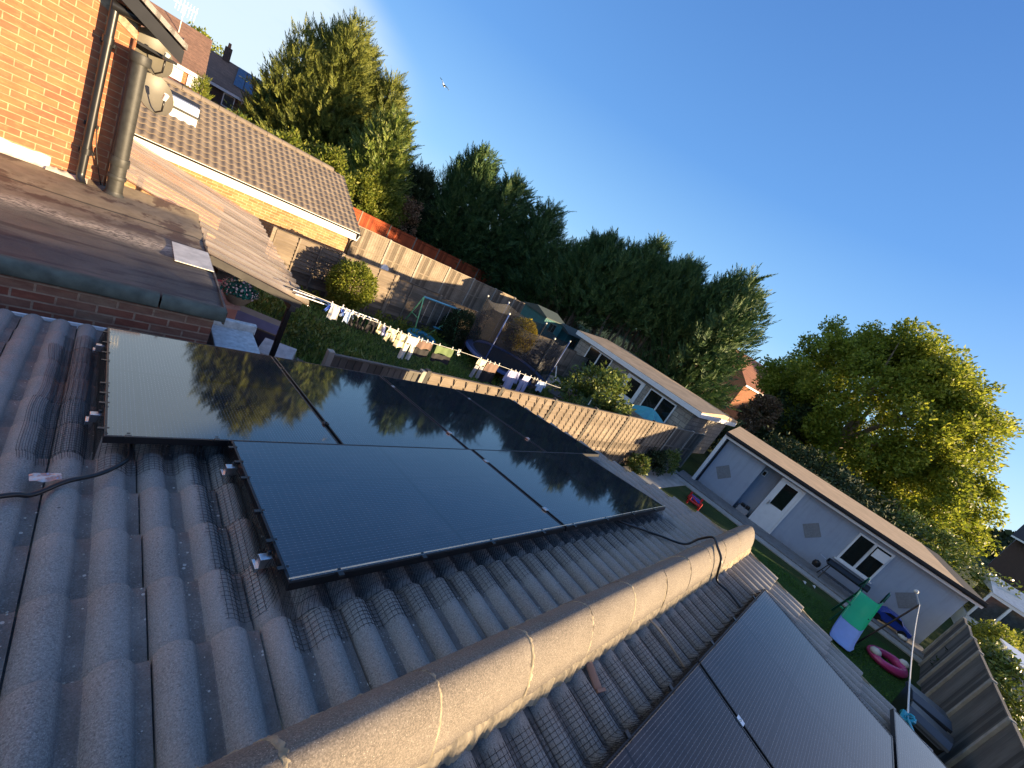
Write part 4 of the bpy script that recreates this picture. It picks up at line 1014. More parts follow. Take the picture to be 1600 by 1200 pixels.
def conifer(label,x,y,h,r,mat,seed,n=2600,low=.06,trunks=0,lean=(0,0),tip=1.0,group='tall conifers beyond the fences',size=1.0,flat=0,name='conifer_tree',dead=False,zb=None,narrow=1.15):
    rs=np.random.RandomState(seed); zb=G0 if zb is None else zb
    T=W(name,label,'tree',(x,y,zb),group)
    # several leaders give the crown an uneven, spiky outline
    K=5+int(r*(1.6+2*flat)); lead=[]
    for i in range(K):
        a=rs.uniform(0,2*math.pi); q=rs.uniform(.1,.62+.3*flat)*r if i else 0
        lead.append((q*math.cos(a),q*math.sin(a),h*(1-(.42-.26*flat)*(q/r)**1.2*rs.uniform(.7,1.25)) if i else h, r*(1-.45*q/r)*rs.uniform(.62,.85)))
    wts=np.array([l[3]**1.5*l[2] for l in lead]); wts/=wts.sum()
    idx=rs.choice(K,n,p=wts); L=np.array(lead)[idx]
    t=rs.beta(1.15,1.15,n)*(1-low)+low                    # height fraction
    prof_=np.minimum(1,(1-t)**.50*narrow)*np.minimum(1,.45+t*3.5)
    ang=rs.uniform(0,2*math.pi,n); rad=L[:,3]*prof_*np.sqrt(rs.uniform(.30,1.0,n))*(1+.13*np.sin(ang*3+L[:,0]*5+t*17)+.1*np.sin(ang*7+t*31))
    P=np.stack([x+L[:,0]+lean[0]*t+rad*np.cos(ang),y+L[:,1]+lean[1]*t+rad*np.sin(ang),zb+t*L[:,2]],1)
    out=np.stack([np.cos(ang),np.sin(ang),np.zeros(n)],1)
    up=np.clip(.42+.8*t+rs.normal(0,.25,n),.1,2.4)[:,None]
    D=unit(out*(1.05-.5*t[:,None])+np.array([0,0,1.])*up+rs.normal(0,.22,(n,3)))
    Ls=(.55+.75*rs.rand(n)**1.6)*(.85+.45*(1-t))*size
    # each spray: a feathery fan of slender leaflets along a stem
    m=15; Vs=[];base=0
    Nn=unit(np.cross(D,rand_dir(rs,n))); S=unit(np.cross(D,Nn))
    for j in range(m):
        f=(j+1)/m; sgn=1 if j%2 else -1
        c=P+D*(Ls*f*.88)[:,None]+np.array([0,0,-1.])*(Ls*.10*f*f)[:,None]
        d=unit(D*(.9)+S*sgn*(.95-.5*f)+Nn*rs.normal(0,.30,n)[:,None])
        ll=Ls*(.40*(1-f*.62)); ww=ll*.26
        if j==m-1: d=D; ll=Ls*.26; ww=ll*.28
        V,F=leaf_quads(c,d,unit(Nn+rs.normal(0,.3,(n,3))),ll,ww,.06); Vs.append(V)
    # long arching shoots breaking the outline
    K2=int((14 if 'olive' in mat.name else 26)*r/3); 
    for i in range(K2):
        l=lead[rs.randint(K)]; t0=rs.uniform(.45,.98); a0=rs.uniform(0,6.28); q=l[3]*min(1,(1-t0)**.5*narrow)*.9
        p=np.array([x+l[0]+q*math.cos(a0),y+l[1]+q*math.sin(a0),zb+t0*l[2]]); d=np.array([math.cos(a0)*.55,math.sin(a0)*.55,rs.uniform(.5,1.3)]); d/=np.linalg.norm(d)
        Lp=rs.uniform(.7,1.5)*size*r/3; m2=22; f=np.linspace(0,1,m2)
        pp=p+np.outer(f*Lp,d)+np.outer(f**2*Lp*.22,np.array([math.cos(a0),math.sin(a0),-.5]))
        for sg in (-1,1,0):
            dd=unit(d+rs.normal(0,.35,(m2,3))+(sg*.9)*np.cross(d,[0,0,1])); ll=(.34*(1-f)+.10)*size; V,F=leaf_quads(pp,dd,rand_dir(rs,m2),ll,ll*.28,.05); Vs.append(V)
    V=np.concatenate(Vs); F=np.arange(len(V)).reshape(-1,4)
    fast_mesh('crown',V,F,mat,T.root,T.loc)
    if trunks:
        mb=MB()
        for i in range(trunks):
            a=rs.uniform(0,6.28); q=rs.uniform(.1,.8)*r*.6
            p0=Vector((x+q*math.cos(a)*.4,y+q*math.sin(a)*.4,zb)); p1=Vector((x+q*math.cos(a)*1.1,y+q*math.sin(a)*1.1,zb+h*.33)); p2=Vector((x+q*math.cos(a)*1.0,y+q*math.sin(a)*1.0,zb+h*.8))
            mb.tube([p0,p0.lerp(p1,.5)+Vector((.1,-.1,0)),p1,p2],[.13,.11,.085,.03],7)
        T.part('trunk',mb,M['bark'],smooth=True)
    else:
        mb=MB(); mb.tube([(x,y,zb),(x+lean[0]*.5,y+lean[1]*.5,zb+h*.5),(x+lean[0],y+lean[1],zb+h*.93)],[.22,.14,.03],8); T.part('trunk',mb,M['bark'],smooth=True)
    if dead:        # bare brown twigs in the shaded skirt
        mb=MB(); 
        for i in range(260):
            a=rs.uniform(0,6.28); q=rs.uniform(.1,1.0)*r; z=zb+rs.uniform(.0,.42)*h; p=Vector((x+q*math.cos(a),y+q*math.sin(a),z)); L_=rs.uniform(.5,1.2)
            mb.tube([p,p+Vector((rs.normal()*.3,rs.normal()*.3,.9)).normalized()*L_],[.02,.006],3,False)
        T.part('bare_twigs',mb,M['barkd'],fixn=False)['kind']='stuff'
    return T
def at_px(): pass
conifer('tallest conifer, broad olive green cone against the sky at the upper left',10.4,38.0,12.9,4.8,M['fol_gold'],11,9500,.02,lean=(.0,0),size=1.0)
conifer('slimmer olive conifer shoulder standing right behind the tallest one',13.4,36.8,11.3,3.1,M['fol_gold'],12,3000,.02)
conifer('small dark conifer left of the tallest one, next to the far houses',6.9,38.5,6.4,1.9,M['fol_conifer'],13,900,.02)
conifer('bright green conifer bulging in front of the tallest one above the hedge',12.6,31.5,8.6,2.9,M['fol_shrub'],14,2400,.02,size=.9)
conifer('dark conifer with arching shoots directly above the red fence',16.3,33.0,6.6,2.8,M['fol_dark'],15,2000,.02)
conifer('pointed conifer with olive sunlit top, first of the dark row',20.3,31.6,10.4,3.5,M['fol_conifer'],16,4000,.02)
conifer('second dark conifer of the row, sloping shoulder right of the pointed one',23.3,30.2,9.9,3.6,M['fol_conifer'],17,3800,.02)
conifer('third dark conifer of the row with a sunlit right edge',26.6,28.4,9.6,3.5,M['fol_conifer'],18,3600,.02)
conifer('low dark conifer in the dip of the row behind the teal sheds',26.6,23.4,7.4,3.0,M['fol_conifer'],19,3000,.03,dead=True,flat=.5)
conifer('dark conifer with ragged tips behind the left end of the block building',25.7,20.0,9.0,2.9,M['fol_conifer'],20,3200,.30,trunks=5,dead=True,flat=.5)
conifer('dark conifer with bare trunks behind the middle of the block building roof',26.8,17.0,9.9,3.0,M['fol_conifer'],21,3500,.42,trunks=6,dead=True,flat=.5)
conifer('dark conifer with pale leaning trunks behind the block building',27.5,14.2,9.6,2.9,M['fol_conifer'],22,3500,.46,trunks=7,dead=True,flat=.5)
conifer('last dark conifer of the row, its plumes reaching out to the right',28.4,10.9,10.3,3.0,M['fol_conifer'],23,3400,.16,trunks=4,dead=True,size=1.15,flat=.5)
def blob_tree(name,label,cat,x,y,z0,zc,rx,ry,rz,mat,seed,n,leaf,group=None,trunk=True,clump=None,gap=.35,bark='bark',flat=.0,squash=None,core=True):
    """leaves gathered in clumps over and through an ellipsoidal crown"""
    rs=np.random.RandomState(seed); T=W(name,label,cat,(x,y,z0),group)
    k=clump or 90
    d=rand_dir(rs,k); d[:,2]=np.where(d[:,2]<-.75,-d[:,2],d[:,2])
    rr_=rs.uniform(.52,1.0,k)**.6*(1+rs.normal(0,.07,k))
    CC=np.stack([x+d[:,0]*rx*rr_,y+d[:,1]*ry*rr_,zc+d[:,2]*rz*rr_],1)
    cr=(rx+ry+rz)/3*rs.uniform(.14,.30,k)*(90/k)**.33
    idx=rs.choice(k,n,p=cr**2.2/(cr**2.2).sum())
    q=rand_dir(rs,n)*(rs.rand(n)**.42)[:,None]
    P=CC[idx]+q*cr[idx][:,None]
    out=unit(P-np.array([x,y,zc-.3*rz])); D=unit(out*.5+rand_dir(rs,n)+np.array([0,0,-.1])); Nn=unit(rand_dir(rs,n)+out*.7+np.array([0,0,.5]))
    L=leaf*rs.uniform(.6,1.35,n); V,F=leaf_quads(P,D,Nn,L,L*.55,.1)
    fast_mesh('crown' if cat=='tree' else 'foliage',V,F,mat,T.root,T.loc)
    mb=MB()
    for i in range(7 if trunk else 4):
        c=CC[rs.randint(k)]; b=Vector((x,y,z0)); m_=Vector((x,y,z0+(zc-z0)*rs.uniform(.35,.75))) if trunk else b
        e=Vector(tuple(c)); mb.tube([b,m_,m_.lerp(e,.5)+Vector((0,0,.05*rz)),e],[.05*rx if trunk else .02,.035*rx if trunk else .018,.02*rx if trunk else .012,.006],6,False)
    T.part('trunk' if cat=='tree' else 'stems',mb,M[bark],smooth=True,fixn=False)
    return T
# the big broadleaf tree at the right, built of two crowns of one tree
B=blob_tree('broadleaf_tree','large loose crowned broadleaf tree with sunlit yellow green leaves behind the annex','tree',45.7,2.5,G0,4.3,7.2,7.8,6.8,M['fol_broad'],31,135000,.27,clump=620)
rs=np.random.RandomState(5)
def extra_crown(T,x,y,zc,rx,ry,rz,mat,seed,n,leaf,k):
    rs=np.random.RandomState(seed); d=rand_dir(rs,k); rr_=rs.uniform(.45,1.05,k)**.6
    CC=np.stack([x+d[:,0]*rx*rr_,y+d[:,1]*ry*rr_,zc+d[:,2]*rz*rr_],1); cr=(rx+ry+rz)/3*rs.uniform(.14,.30,k)
    idx=rs.choice(k,n); P=CC[idx]+rand_dir(rs,n)*(rs.rand(n)**.42*cr[idx])[:,None]; D=rand_dir(rs,n); Nn=unit(rand_dir(rs,n)+np.array([0,0,.5]))
    L=leaf*rs.uniform(.6,1.35,n); V,F=leaf_quads(P,D,Nn,L,L*.55,.1); fast_mesh('crown',V,F,mat,T.root,T.loc)
extra_crown(B,44.5,-4.2,.4,4.6,3.4,3.6,M['fol_broad'],32,30000,.26,140)
extra_crown(B,42.5,6.0,.4,2.6,2.0,3.6,M['fol_dark'],33,14000,.26,80)
blob_tree('copper_tree','small copper leaved tree in front of the orange brick house','tree',38.5,7.4,G0,-.2,1.1,1.1,1.9,M['fol_copper'],34,6000,.2,clump=60)
blob_tree('dark_shrub','dark evergreen shrub between the block building and the annex roof','shrub',27.0,6.2,G0,-2.1,2.0,2.2,1.15,M['fol_dark'],35,6000,.18,clump=70,trunk=False)
blob_tree('dark_shrub','dark ivy mass directly behind the annex roof below the broadleaf tree','shrub',27.5,1.0,G0,-1.35,2.2,4.4,1.4,M['fol_dark'],36,9000,.2,clump=110,trunk=False)
# hedge plants behind the yellow outbuilding
HG='sunny hedge behind the pantiled roof'
for i,(x,y,zt,r,l) in enumerate([(2.2,23.5,.15,1.1,'hedge shrub at the left end, just right of the bright conical bush'),(3.6,23.3,.45,1.3,'second hedge shrub from the left, below the brown gabled house'),(5.2,23.2,.95,1.4,'third hedge shrub, under the small dark conifer'),(6.9,22.8,1.2,1.5,'fourth hedge shrub, in front of the tallest conifer'),(11.2,29.2,1.25,1.8,'fifth hedge shrub, right above the end of the pantiled roof'),(13.0,29.4,.85,1.7,'yellow green hedge shrub above the left end of the red fence')]):
    h=(zt-G0)/2; blob_tree('hedge_shrub',l,'shrub',x,y,G0,G0+h,r,1.2,h*.98,M['fol_bush'],40+i,6500,.16,HG,clump=80,trunk=False)
blob_tree('brown_shrub','round brownish shrub at the right end of the sunny hedge','shrub',15.0,29.8,G0,-.95,1.1,1.1,1.9,M['fol_copper'],50,4500,.13,clump=60,trunk=False)
conifer('bright green conical bush beside the low brick garage',2.0,25.5,4.2,.75,M['fol_bush'],51,700,.05,size=.4,name='conical_bush',group=None)
blob_tree('roadside_tree','hazy green tree top between the terrace and the brown house','tree',4.8,75,G0,1.6,2.6,2.6,4.0,M['fol_broad'],52,2500,.4,clump=40)
blob_tree('roadside_tree','small tree behind the orange gabled house','tree',15.6,80,G0,2.0,2.8,2.8,3.8,M['fol_broad'],53,2500,.4,clump=40)
for i,(x,y) in enumerate([(-30,150),(-5,170),(25,165),(60,150),(95,120),(120,80),(135,30),(140,-20),(140,-70),(80,140),(110,100),(150,5),(5,120),(40,130)]):
    pass
far=W('tree_belt','distant belt of dark trees along the horizon','tree belt',(60,60,G0)); far.root['kind']='stuff'
rs=np.random.RandomState(77); n=42000
a=rs.uniform(R(-25),R(92),n); d=rs.uniform(110,165,n); hh=np.abs(rs.normal(0,1,n)); bump_=2.2+1.8*np.sin(a*23)+1.2*np.sin(a*57+1)
P=np.stack([d*np.cos(a),d*np.sin(a),G0+rs.rand(n)*np.maximum(1.5,bump_+2.2)],1)
V,F=leaf_quads(P,rand_dir(rs,n),rand_dir(rs,n),rs.uniform(.8,1.8,n),rs.uniform(.6,1.2,n)); o=fast_mesh('foliage',V,F,M['fol_dark'],far.root,far.loc)
# round bushes by the slatted fence
def round_bush(label,x,y,z0,zc,r,mat,seed,group='clipped round bushes'):
    rs=np.random.RandomState(seed); T=W('round_bush',label,'bush',(x,y,z0),group); n=9000
    d=rand_dir(rs,n); f=1+.05*np.sin(d[:,0]*9)+.04*np.sin(d[:,1]*11+d[:,2]*7); q=r*f*(rs.uniform(.72,1.03,n))
    P=np.stack([x+d[:,0]*q,y+d[:,1]*q*.95,zc+d[:,2]*q*1.05],1)
    V,F=leaf_quads(P,unit(d+rand_dir(rs,n)*.9),unit(rand_dir(rs,n)+d*.8),rs.uniform(.05,.10,n),rs.uniform(.03,.055,n)); fast_mesh('foliage',V,F,mat,T.root,T.loc)
    mb=MB(); mb.tube([(x,y,z0),(x,y,zc)],[.05,.03],8); T.part('stem',mb,M['bark']); return T
gn=G0+.28
round_bush('clipped round yellow green bush nearest the canopy',5.0,11.15,gn,-1.81,.66,M['fol_bush'],60)
round_bush('clipped round golden bush behind the trampoline',11.95,10.75,gn,-1.42,.68,M['fol_yel'],61)
round_bush('dark green round bush behind the swing',9.4,11.2,gn,-2.15,.75,M['fol_dark'],62)
# peach like shrub over the near fence
blob_tree('leafy_shrub','light green leafy shrub leaning over the near fence in front of the block building','shrub',11.6,6.2,gn,-1.45,1.15,1.15,1.05,M['fol_shrub'],63,5200,.13,clump=70,trunk=False)
blob_tree('leafy_shrub','dark low shrub under the washing line beside the trampoline','shrub',8.6,6.8,gn,-2.3,.75,.6,.45,M['fol_dark'],64,2600,.10,clump=40,trunk=False)
for i,(x,y,r,h,l,m) in enumerate([(13.4,4.25,.45,.55,'small bush with pale leaves, left one in the bed by the near fence','fol_shrub'),(14.5,4.25,.60,.75,'brown tinged bush in the middle of the bed by the near fence','fol_dark'),(15.6,4.2,.60,.85,'green bush at the right end of the bed by the concrete slab','fol_shrub')]):
    blob_tree('garden_bush',l,'bush',x,y,G0,G0+h*.6,r,.38,h*.55,M[m],65+i,1500,.085,clump=40,trunk=False)
def weeds(name,label,cat,pts,h,seed,mat,loc,n=60):
    rs=np.random.RandomState(seed); Vs=[]
    T=W(name,label,cat,loc)
    for (x,y,z,r) in pts:
        k=n; P=np.stack([x+rs.normal(0,r*.5,k),y+rs.normal(0,r*.5,k),z+np.zeros(k)],1); D=unit(np.stack([rs.normal(0,.35,k),rs.normal(0,.35,k),np.ones(k)],1))
        for f in (.2,.5,.8):
            V,F=leaf_quads(P+D*(h*f),unit(D+rand_dir(rs,k)*.9),rand_dir(rs,k),rs.uniform(.4,.8,k)*h*.5,rs.uniform(.08,.16,k)*h); Vs.append(V)
    V=np.concatenate(Vs); fast_mesh('leaves',V,np.arange(len(V)).reshape(-1,4),mat,T.root,T.loc); return T
weeds('weed_patch','tall bright weeds on the neighbouring lawn below the washing line','weeds',[(3.6,8.0,gn,.5),(4.3,7.7,gn,.4),(3.2,8.8,gn,.4),(2.9,9.8,gn,.5),(3.9,9.2,gn,.4)],.38,70,M['fol_shrub'],(3.6,8.4,gn))
weeds('weed_patch','weeds and low plants under the slatted fence','weeds',[(x,11.3,gn,.4) for x in (4.2,6.4,7.2,8.3,10.6,11.6)],.4,71,M['fol_bush'],(7,11.3,gn),40)
# grass blades
rs=np.random.RandomState(9)
def blades(name,label,n,x0,x1,y0,y1,h,mat,seed,keep=None):
    rs=np.random.RandomState(seed); x=rs.uniform(x0,x1,n); y=rs.uniform(y0,y1,n)
    if keep is not None: m=keep(x,y); x=x[m];y=y[m]
    z=np.array([gz(a,b) for a,b in zip(x,y)]); P=np.stack([x,y,z],1); k=len(x)
    D=unit(np.stack([rs.normal(0,.4,k),rs.normal(0,.4,k),np.ones(k)],1)); hh=h*rs.uniform(.4,1.3,k)*(1+.5*np.sin(x*2.3)*np.sin(y*1.9))
    V,F=leaf_quads(P,D,rand_dir(rs,k),hh,hh*.16+.006,.2)
    o=fast_mesh(name,V,F,mat,None,(0,0,0)); tag(o,label,'grass',kind='stuff'); return o
M['blade']=island('grass_blades',[(.06,.12,.02),(.11,.20,.035),(.18,.27,.055),(.28,.30,.11)],.6,.9)
blades('long_grass','rough grass of the neighbouring lawn under the washing line',60000,1.4,14,5.2,11.9,.10,M['blade'],1)
M['blade2']=island('lawn_blades',[(.03,.09,.014),(.05,.135,.02),(.075,.18,.03)],.6,.9)
blades('lawn_grass','short green grass of the lawn in front of the annex',26000,9,16.6,-3.9,3.35,.05,M['blade2'],2,lambda x,y:(x<16.0+(.5-y)*.25*(y<.5))&(x<16.0-(y-.5)*.8*(y>.5)))
# right side beyond the wide fence
blob_tree('garden_shrub','sunlit yellow green shrub at the right corner of the annex','shrub',17.2,-5.3,G0,-2.2,1.5,.7,.85,M['fol_shrub'],80,5000,.12,clump=70,trunk=False)
blob_tree('garden_shrub','dark shrub against the right wall of the annex behind the fence','shrub',16.9,-4.55,G0,-2.45,.5,.30,.6,M['fol_dark'],81,1500,.10,clump=40,trunk=False)
blob_tree('garden_shrub','green bush in the next garden at the right edge of the photo','shrub',12.2,-5.6,G0,-2.3,.7,.5,.6,M['fol_shrub'],82,2200,.10,clump=40,trunk=False)
for i,(x,y,l) in enumerate([(22.5,-6.2,'clipped hedge length beside the right end of the annex'),(26,-7.6,'clipped hedge length in front of the conservatory')]):
    blob_tree('garden_hedge',l,'hedge',x,y,G0,-2.3,2.4,.7,.8,M['fol_bush'],83+i,7000,.11,'clipped hedge at the right',clump=120,trunk=False)
blob_tree('garden_hedge','tall mixed hedge behind the annex, under the broadleaf tree','hedge',30.5,-4.3,G0,-1.6,2.0,3.4,1.5,M['fol_shrub'],86,9000,.16,clump=110,trunk=False)
# ================================================================ garden clutter
def C(name,c,**k): 
    k.setdefault('rough',.8); M[name]=plain(name,c,**k); return M[name]
C('cloth_white',(.66,.64,.58),var=.06); C('cloth_cream',(.62,.56,.38),var=.06); C('cloth_black',(.012,.011,.014)); C('cloth_lav',(.36,.38,.56),var=.08); C('cloth_blue',(.05,.12,.45)); C('cloth_brown',(.16,.10,.075)); C('cloth_green',(.11,.16,.06)); C('cloth_grey',(.30,.30,.32)); C('cloth_pale',(.45,.55,.72)); C('peg',(.62,.60,.52),rough=.5)
LX=[2.0,2.53,2.9,3.4,4.07,4.77,5.32,6.01,6.8,7.67,8.36,9.2]; LZ=[-.78,-.83,-.90,-.94,-1.02,-1.045,-1.055,-1.09,-1.15,-1.21,-1.27,-1.33]
def lz(x): return float(np.interp(x,LX,LZ))
ln=MB(); ln.tube([(x,6.0,lz(x)) for x in np.linspace(2.0,9.4,40)],.004,5); o=mkobj('washing_line',ln,M['cloth_white'],None,off=(2,6,lz(2))); o.location=(2,6,lz(2)); tag(o,'thin white washing line strung from the canopy post across the neighbouring lawn','washing line')
def garment(kind,x,w_,drop,mat,label,mat2=None,y=6.0,z=None,pegs=2):
    z=lz(x+w_/2) if z is None else z; rs=random.Random(int(x*997)+3)
    t=thing(kind if kind!='towel' else 'towel',label,'clothing' if kind!='towel' else 'towel',(x,y,z),0,'washing on the line')
    def sheet(a,b,top,bot,taper=0,nx=9,nz=12,skew=0):
        mb=MB(); P=[];Q=[]
        ph=rs.uniform(0,6)
        for j in range(nz+1):
            f=j/nz; zz=-(top+(bot-top)*f); r=[];q=[]
            for i in range(nx+1):
                g=i/nx; xx=a+(b-a)*g; cx_=(a+b)/2; xx=cx_+(xx-cx_)*(1+taper*f)+skew*f
                yy=.018*math.sin(g*7+ph+f*2)*(.4+f)+.012*math.sin(g*15+ph)
                zz2=zz-(.015*math.sin(g*math.pi) if j==0 else 0)+(.012*math.sin(g*9+ph) if j==nz else 0)
                r.append((xx,yy-.004,zz2)); q.append((xx,yy+.004,zz2))
            P.append(r);Q.append(q)
        mb.grid(P); mb.grid([k[::-1] for k in Q]); 
        # rim
        rim=lambda A,B: mb.grid([A,B])
        rim(P[0],Q[0]); rim(Q[-1],P[-1]); rim([r[0] for r in Q],[r[0] for r in P]); rim([r[-1] for r in P],[r[-1] for r in Q])
        return mb
    if kind=='trousers':
        mkobj('waist',sheet(0,w_,0,drop*.33),mat,t,smooth=60); mkobj('leg',sheet(0,w_*.47,drop*.325,drop,-.15,5,10,-.02),mat2 or mat,t,smooth=60); mkobj('leg',sheet(w_*.53,w_,drop*.325,drop*.98,-.15,5,10,.02),mat2 or mat,t,smooth=60)
    elif kind=='shirt':
        mkobj('body',sheet(w_*.2,w_*.8,0,drop,.15),mat,t,smooth=60); mkobj('sleeve',sheet(0,w_*.22,.01,drop*.55,-.1,4,8,-.05),mat2 or mat,t,smooth=60); mkobj('sleeve',sheet(w_*.78,w_,.01,drop*.55,-.1,4,8,.05),mat2 or mat,t,smooth=60)
    elif kind=='sock':
        mkobj('leg',sheet(0,w_,0,drop*.65,-.1,4,6),mat,t,smooth=60); mkobj('foot',sheet(0,w_*1.7,drop*.63,drop,.0,5,4,.02),mat,t,smooth=60)
    else:
        mkobj('cloth',sheet(0,w_,0,drop*.5,0),mat,t,smooth=60); mkobj('lower_cloth',sheet(0,w_,drop*.495,drop,.03),mat2 or mat,t,smooth=60)
    for i in range(pegs):
        px=w_*(.12+.76*i/max(1,pegs-1)); mb=MB(); mb.box(px-.008,px+.008,-.012,.012,-.03,.045); mkobj('peg',mb,M['peg'],t)
    return t
g=garment
g('shirt',2.50,.24,.26,M['cloth_white'],'white top with blue shoulders, first garment on the line',M['cloth_blue'])
g('shirt',2.76,.15,.20,M['cloth_pale'],'small pale blue top, second garment on the line')
for i,x in enumerate((2.90,3.01,3.11)): g('sock',x,.05,.24,M['cloth_black'],['black sock, left one of three beside the pale blue top','black sock in the middle of three','black sock, right one of three'][i],pegs=1)
g('trousers',3.22,.17,.24,M['cloth_black'],'short black garment between the socks and the cream ones')
g('sock',3.42,.065,.19,M['cloth_cream'],'cream sock beside the lavender one',pegs=1); g('sock',3.51,.06,.20,M['cloth_lav'],'lavender sock on the line',pegs=1)
g('trousers',3.62,.22,.25,M['cloth_cream'],'cream shorts hanging by two pegs')
g('towel',3.87,.21,.30,M['cloth_cream'],'cream towel folded over the line beside the long white garment')
g('trousers',4.07,.26,.50,M['cloth_white'],'long white leggings reaching lowest over the grass')
g('towel',4.34,.34,.36,M['cloth_brown'],'brown top half and black lower half garment right of the white leggings',M['cloth_black'],pegs=3)
g('towel',4.77,.45,.36,M['cloth_green'],'bright green cloth with a dark lower half',M['cloth_black'])
g('sock',5.33,.06,.10,M['cloth_white'],'tiny white sock between the green cloth and the trampoline',pegs=2)
g('trousers',6.00,.27,.50,M['cloth_cream'],'cream and grey trousers in front of the trampoline',M['cloth_grey'])
g('towel',6.30,.40,.52,M['cloth_brown'],'black garment with a patterned top edge in front of the trampoline',M['cloth_black'],pegs=3)
g('shirt',7.08,.42,.58,M['cloth_lav'],'lavender shirt in front of the trampoline',pegs=3)
g('trousers',7.66,.30,.50,M['cloth_lav'],'lavender trousers hanging right of the lavender shirt')
g('sock',8.08,.16,.30,M['cloth_black'],'black patterned garment at the end near the leafy shrub',pegs=2)
g('shirt',8.34,.34,.30,M['cloth_pale'],'pale blue top half hidden by the leafy shrub')
# clothes rails near the post
T_=W('clothes_rail','white ladder like clothes rail running out from the canopy corner','clothes rail',(2.05,6.05,-.88))
mb=MB()
for y in (6.06,6.22): mb.tube([(2.0,y,-.88),(3.5,y,-.97)],.009,6)
T_.part('rail',mb,M['white'])
mb=MB()
for i in range(12): x=2.05+i*.125; mb.tube([(x,6.06,-.885-.06*(x-2)),(x,6.22,-.885-.06*(x-2))],.006,5)
T_.part('rungs',mb,M['white'])
# swing set
C('green_paint',(.20,.50,.22),rough=.4); C('cyan_paint',(.18,.48,.58),rough=.4)
SW=W('swing_set','green and blue metal swing set standing in front of the slatted fence','swing set',(8.35,11.4,gn))
zt_=-1.44; ya_,yb2=10.95,11.90
mb=MB(); mb.tube([(7.55,11.44,zt_),(9.15,11.44,zt_)],.032,10); SW.part('top_bar',mb,M['cyan_paint'],smooth=True)
for x,s in ((7.55,-1),(9.15,1)):
    for y in (ya_,yb2):
        mb=MB(); mb.tube([(x,11.44,zt_),(x+s*.06,y,gn)],.022,8); SW.part('leg',mb,M['green_paint'],smooth=True)
    mb=MB(); mb.tube([(x+s*.035,ya_+.21,-2.15),(x+s*.035,yb2-.21,-2.15)],.016,6); SW.part('brace',mb,M['green_paint'])
mb=MB(); mb.tube([(9.17,11.3,zt_-.1),(8.3,ya_+.5,gn)],.016,6); SW.part('brace',mb,M['green_paint'])
C('cyan_plastic',(.03,.28,.42),rough=.35)
for i,x in enumerate((7.95,8.6)):
    mb=MB(); mb.tube([(x-.14,11.44,zt_),(x-.14,11.40,-2.35)],.005,4); mb.tube([(x+.14,11.44,zt_),(x+.14,11.40,-2.35)],.005,4); r_=SW.part('rope',mb,M['cloth_white'])
    mb=MB(); mb.box(x-.18,x+.18,11.33,11.47,-2.37,-2.34); SW.part('seat',mb,M['cyan_plastic'] if i else M['blackp'],bevel=.01)
PP=W('paddling_pool','small blue paddling ring on the grass beneath the swing','paddling pool',(7.8,10.9,gn))
mb=MB(); mb.lathe([(.42,.0),(.52,.05),(.53,.12),(.47,.17),(.41,.12),(.41,.03)],(7.8,10.95,gn),24); PP.part('wall',mb,M['cyan_plastic'],smooth=True)
mb=MB(); mb.lathe([(.0001,.02),(.415,.02)],(7.8,10.95,gn),24); PP.part('floor',mb,M['cyan_plastic'])
BL=W('football','small pink and white ball hanging by the dark bush beside the swing','ball',(9.75,10.9,-2.45))
mb=MB(); mb.lathe([(.0001+.11*math.sin(a),-.11*math.cos(a)) for a in np.linspace(0.02,3.12,10)],(9.75,10.9,-2.45),14); BL.part('skin',mb,C('pinkball',(.55,.20,.25)),smooth=True)
# trampoline
tx,ty,tr_,tz=10.45,9.35,1.62,gn+.60
C('blue_pad',(.05,.09,.24),rough=.45); C('net',(.01,.012,.02))
TP=W('trampoline','round trampoline with a blue padded rim and tall dark safety net','trampoline',(tx,ty,gn))
mb=MB(); mb.lathe([(tr_-.26,.0),(tr_-.26,.03),(tr_-.02,.035),(tr_,.01),(tr_,-.06),(tr_-.03,-.06)],(tx,ty,tz),40); TP.part('pad',mb,M['blue_pad'],smooth=40)
mb=MB(); mb.lathe([(.0001,-.01),(tr_-.27,.0)],(tx,ty,tz),40); TP.part('jumping_mat',mb,M['cloth_black'])
for k in range(6):
    a=k*math.pi/3+.35; x,y=tx+(tr_+.03)*math.cos(a),ty+(tr_+.03)*math.sin(a)
    mb=MB(); mb.tube([(x,y,gn),(x,y,tz+.4),(x+.02*math.cos(a),y+.02*math.sin(a),tz+1.75)],.021,8); TP.part('net_pole',mb,M['blue_pad'] if k%2 else M['lead'],smooth=True)
    mb=MB(); mb.lathe([(.03,0),(.035,.04),(.0001,.06)],(x+.02*math.cos(a),y+.02*math.sin(a),tz+1.75),8); TP.part('pole_cap',mb,M['cloth_white'])
    mb=MB(); mb.tube([(tx+(tr_-.05)*math.cos(a),ty+(tr_-.05)*math.sin(a),tz-.05),(tx+(tr_-.02)*math.cos(a),ty+(tr_-.02)*math.sin(a),gn)],.024,8); TP.part('leg',mb,M['lead'])
nn_=N('safety_net'); nn_.set(color=(.008,.010,.018),rough=.7); tr=nn_.t.nodes.new('ShaderNodeBsdfTransparent'); ms=nn_.t.nodes.new('ShaderNodeMixShader'); ms.inputs[0].default_value=.6
nn_.L(tr.outputs[0],ms.inputs[1]); nn_.L(nn_.p.outputs[0],ms.inputs[2]); nn_.L(ms.outputs[0],nn_.out.inputs[0])
mb=MB(); P=[]
for a in np.linspace(.35,.35+2*math.pi,73):
    sag=abs(math.sin((a-.35)*3)); r=tr_+.01-.10*sag
    P.append([(tx+(r-.0)*math.cos(a),ty+r*math.sin(a),tz+z-(.12*sag if z>1.5 else 0)) for z in (.03,.6,1.2,1.7)])
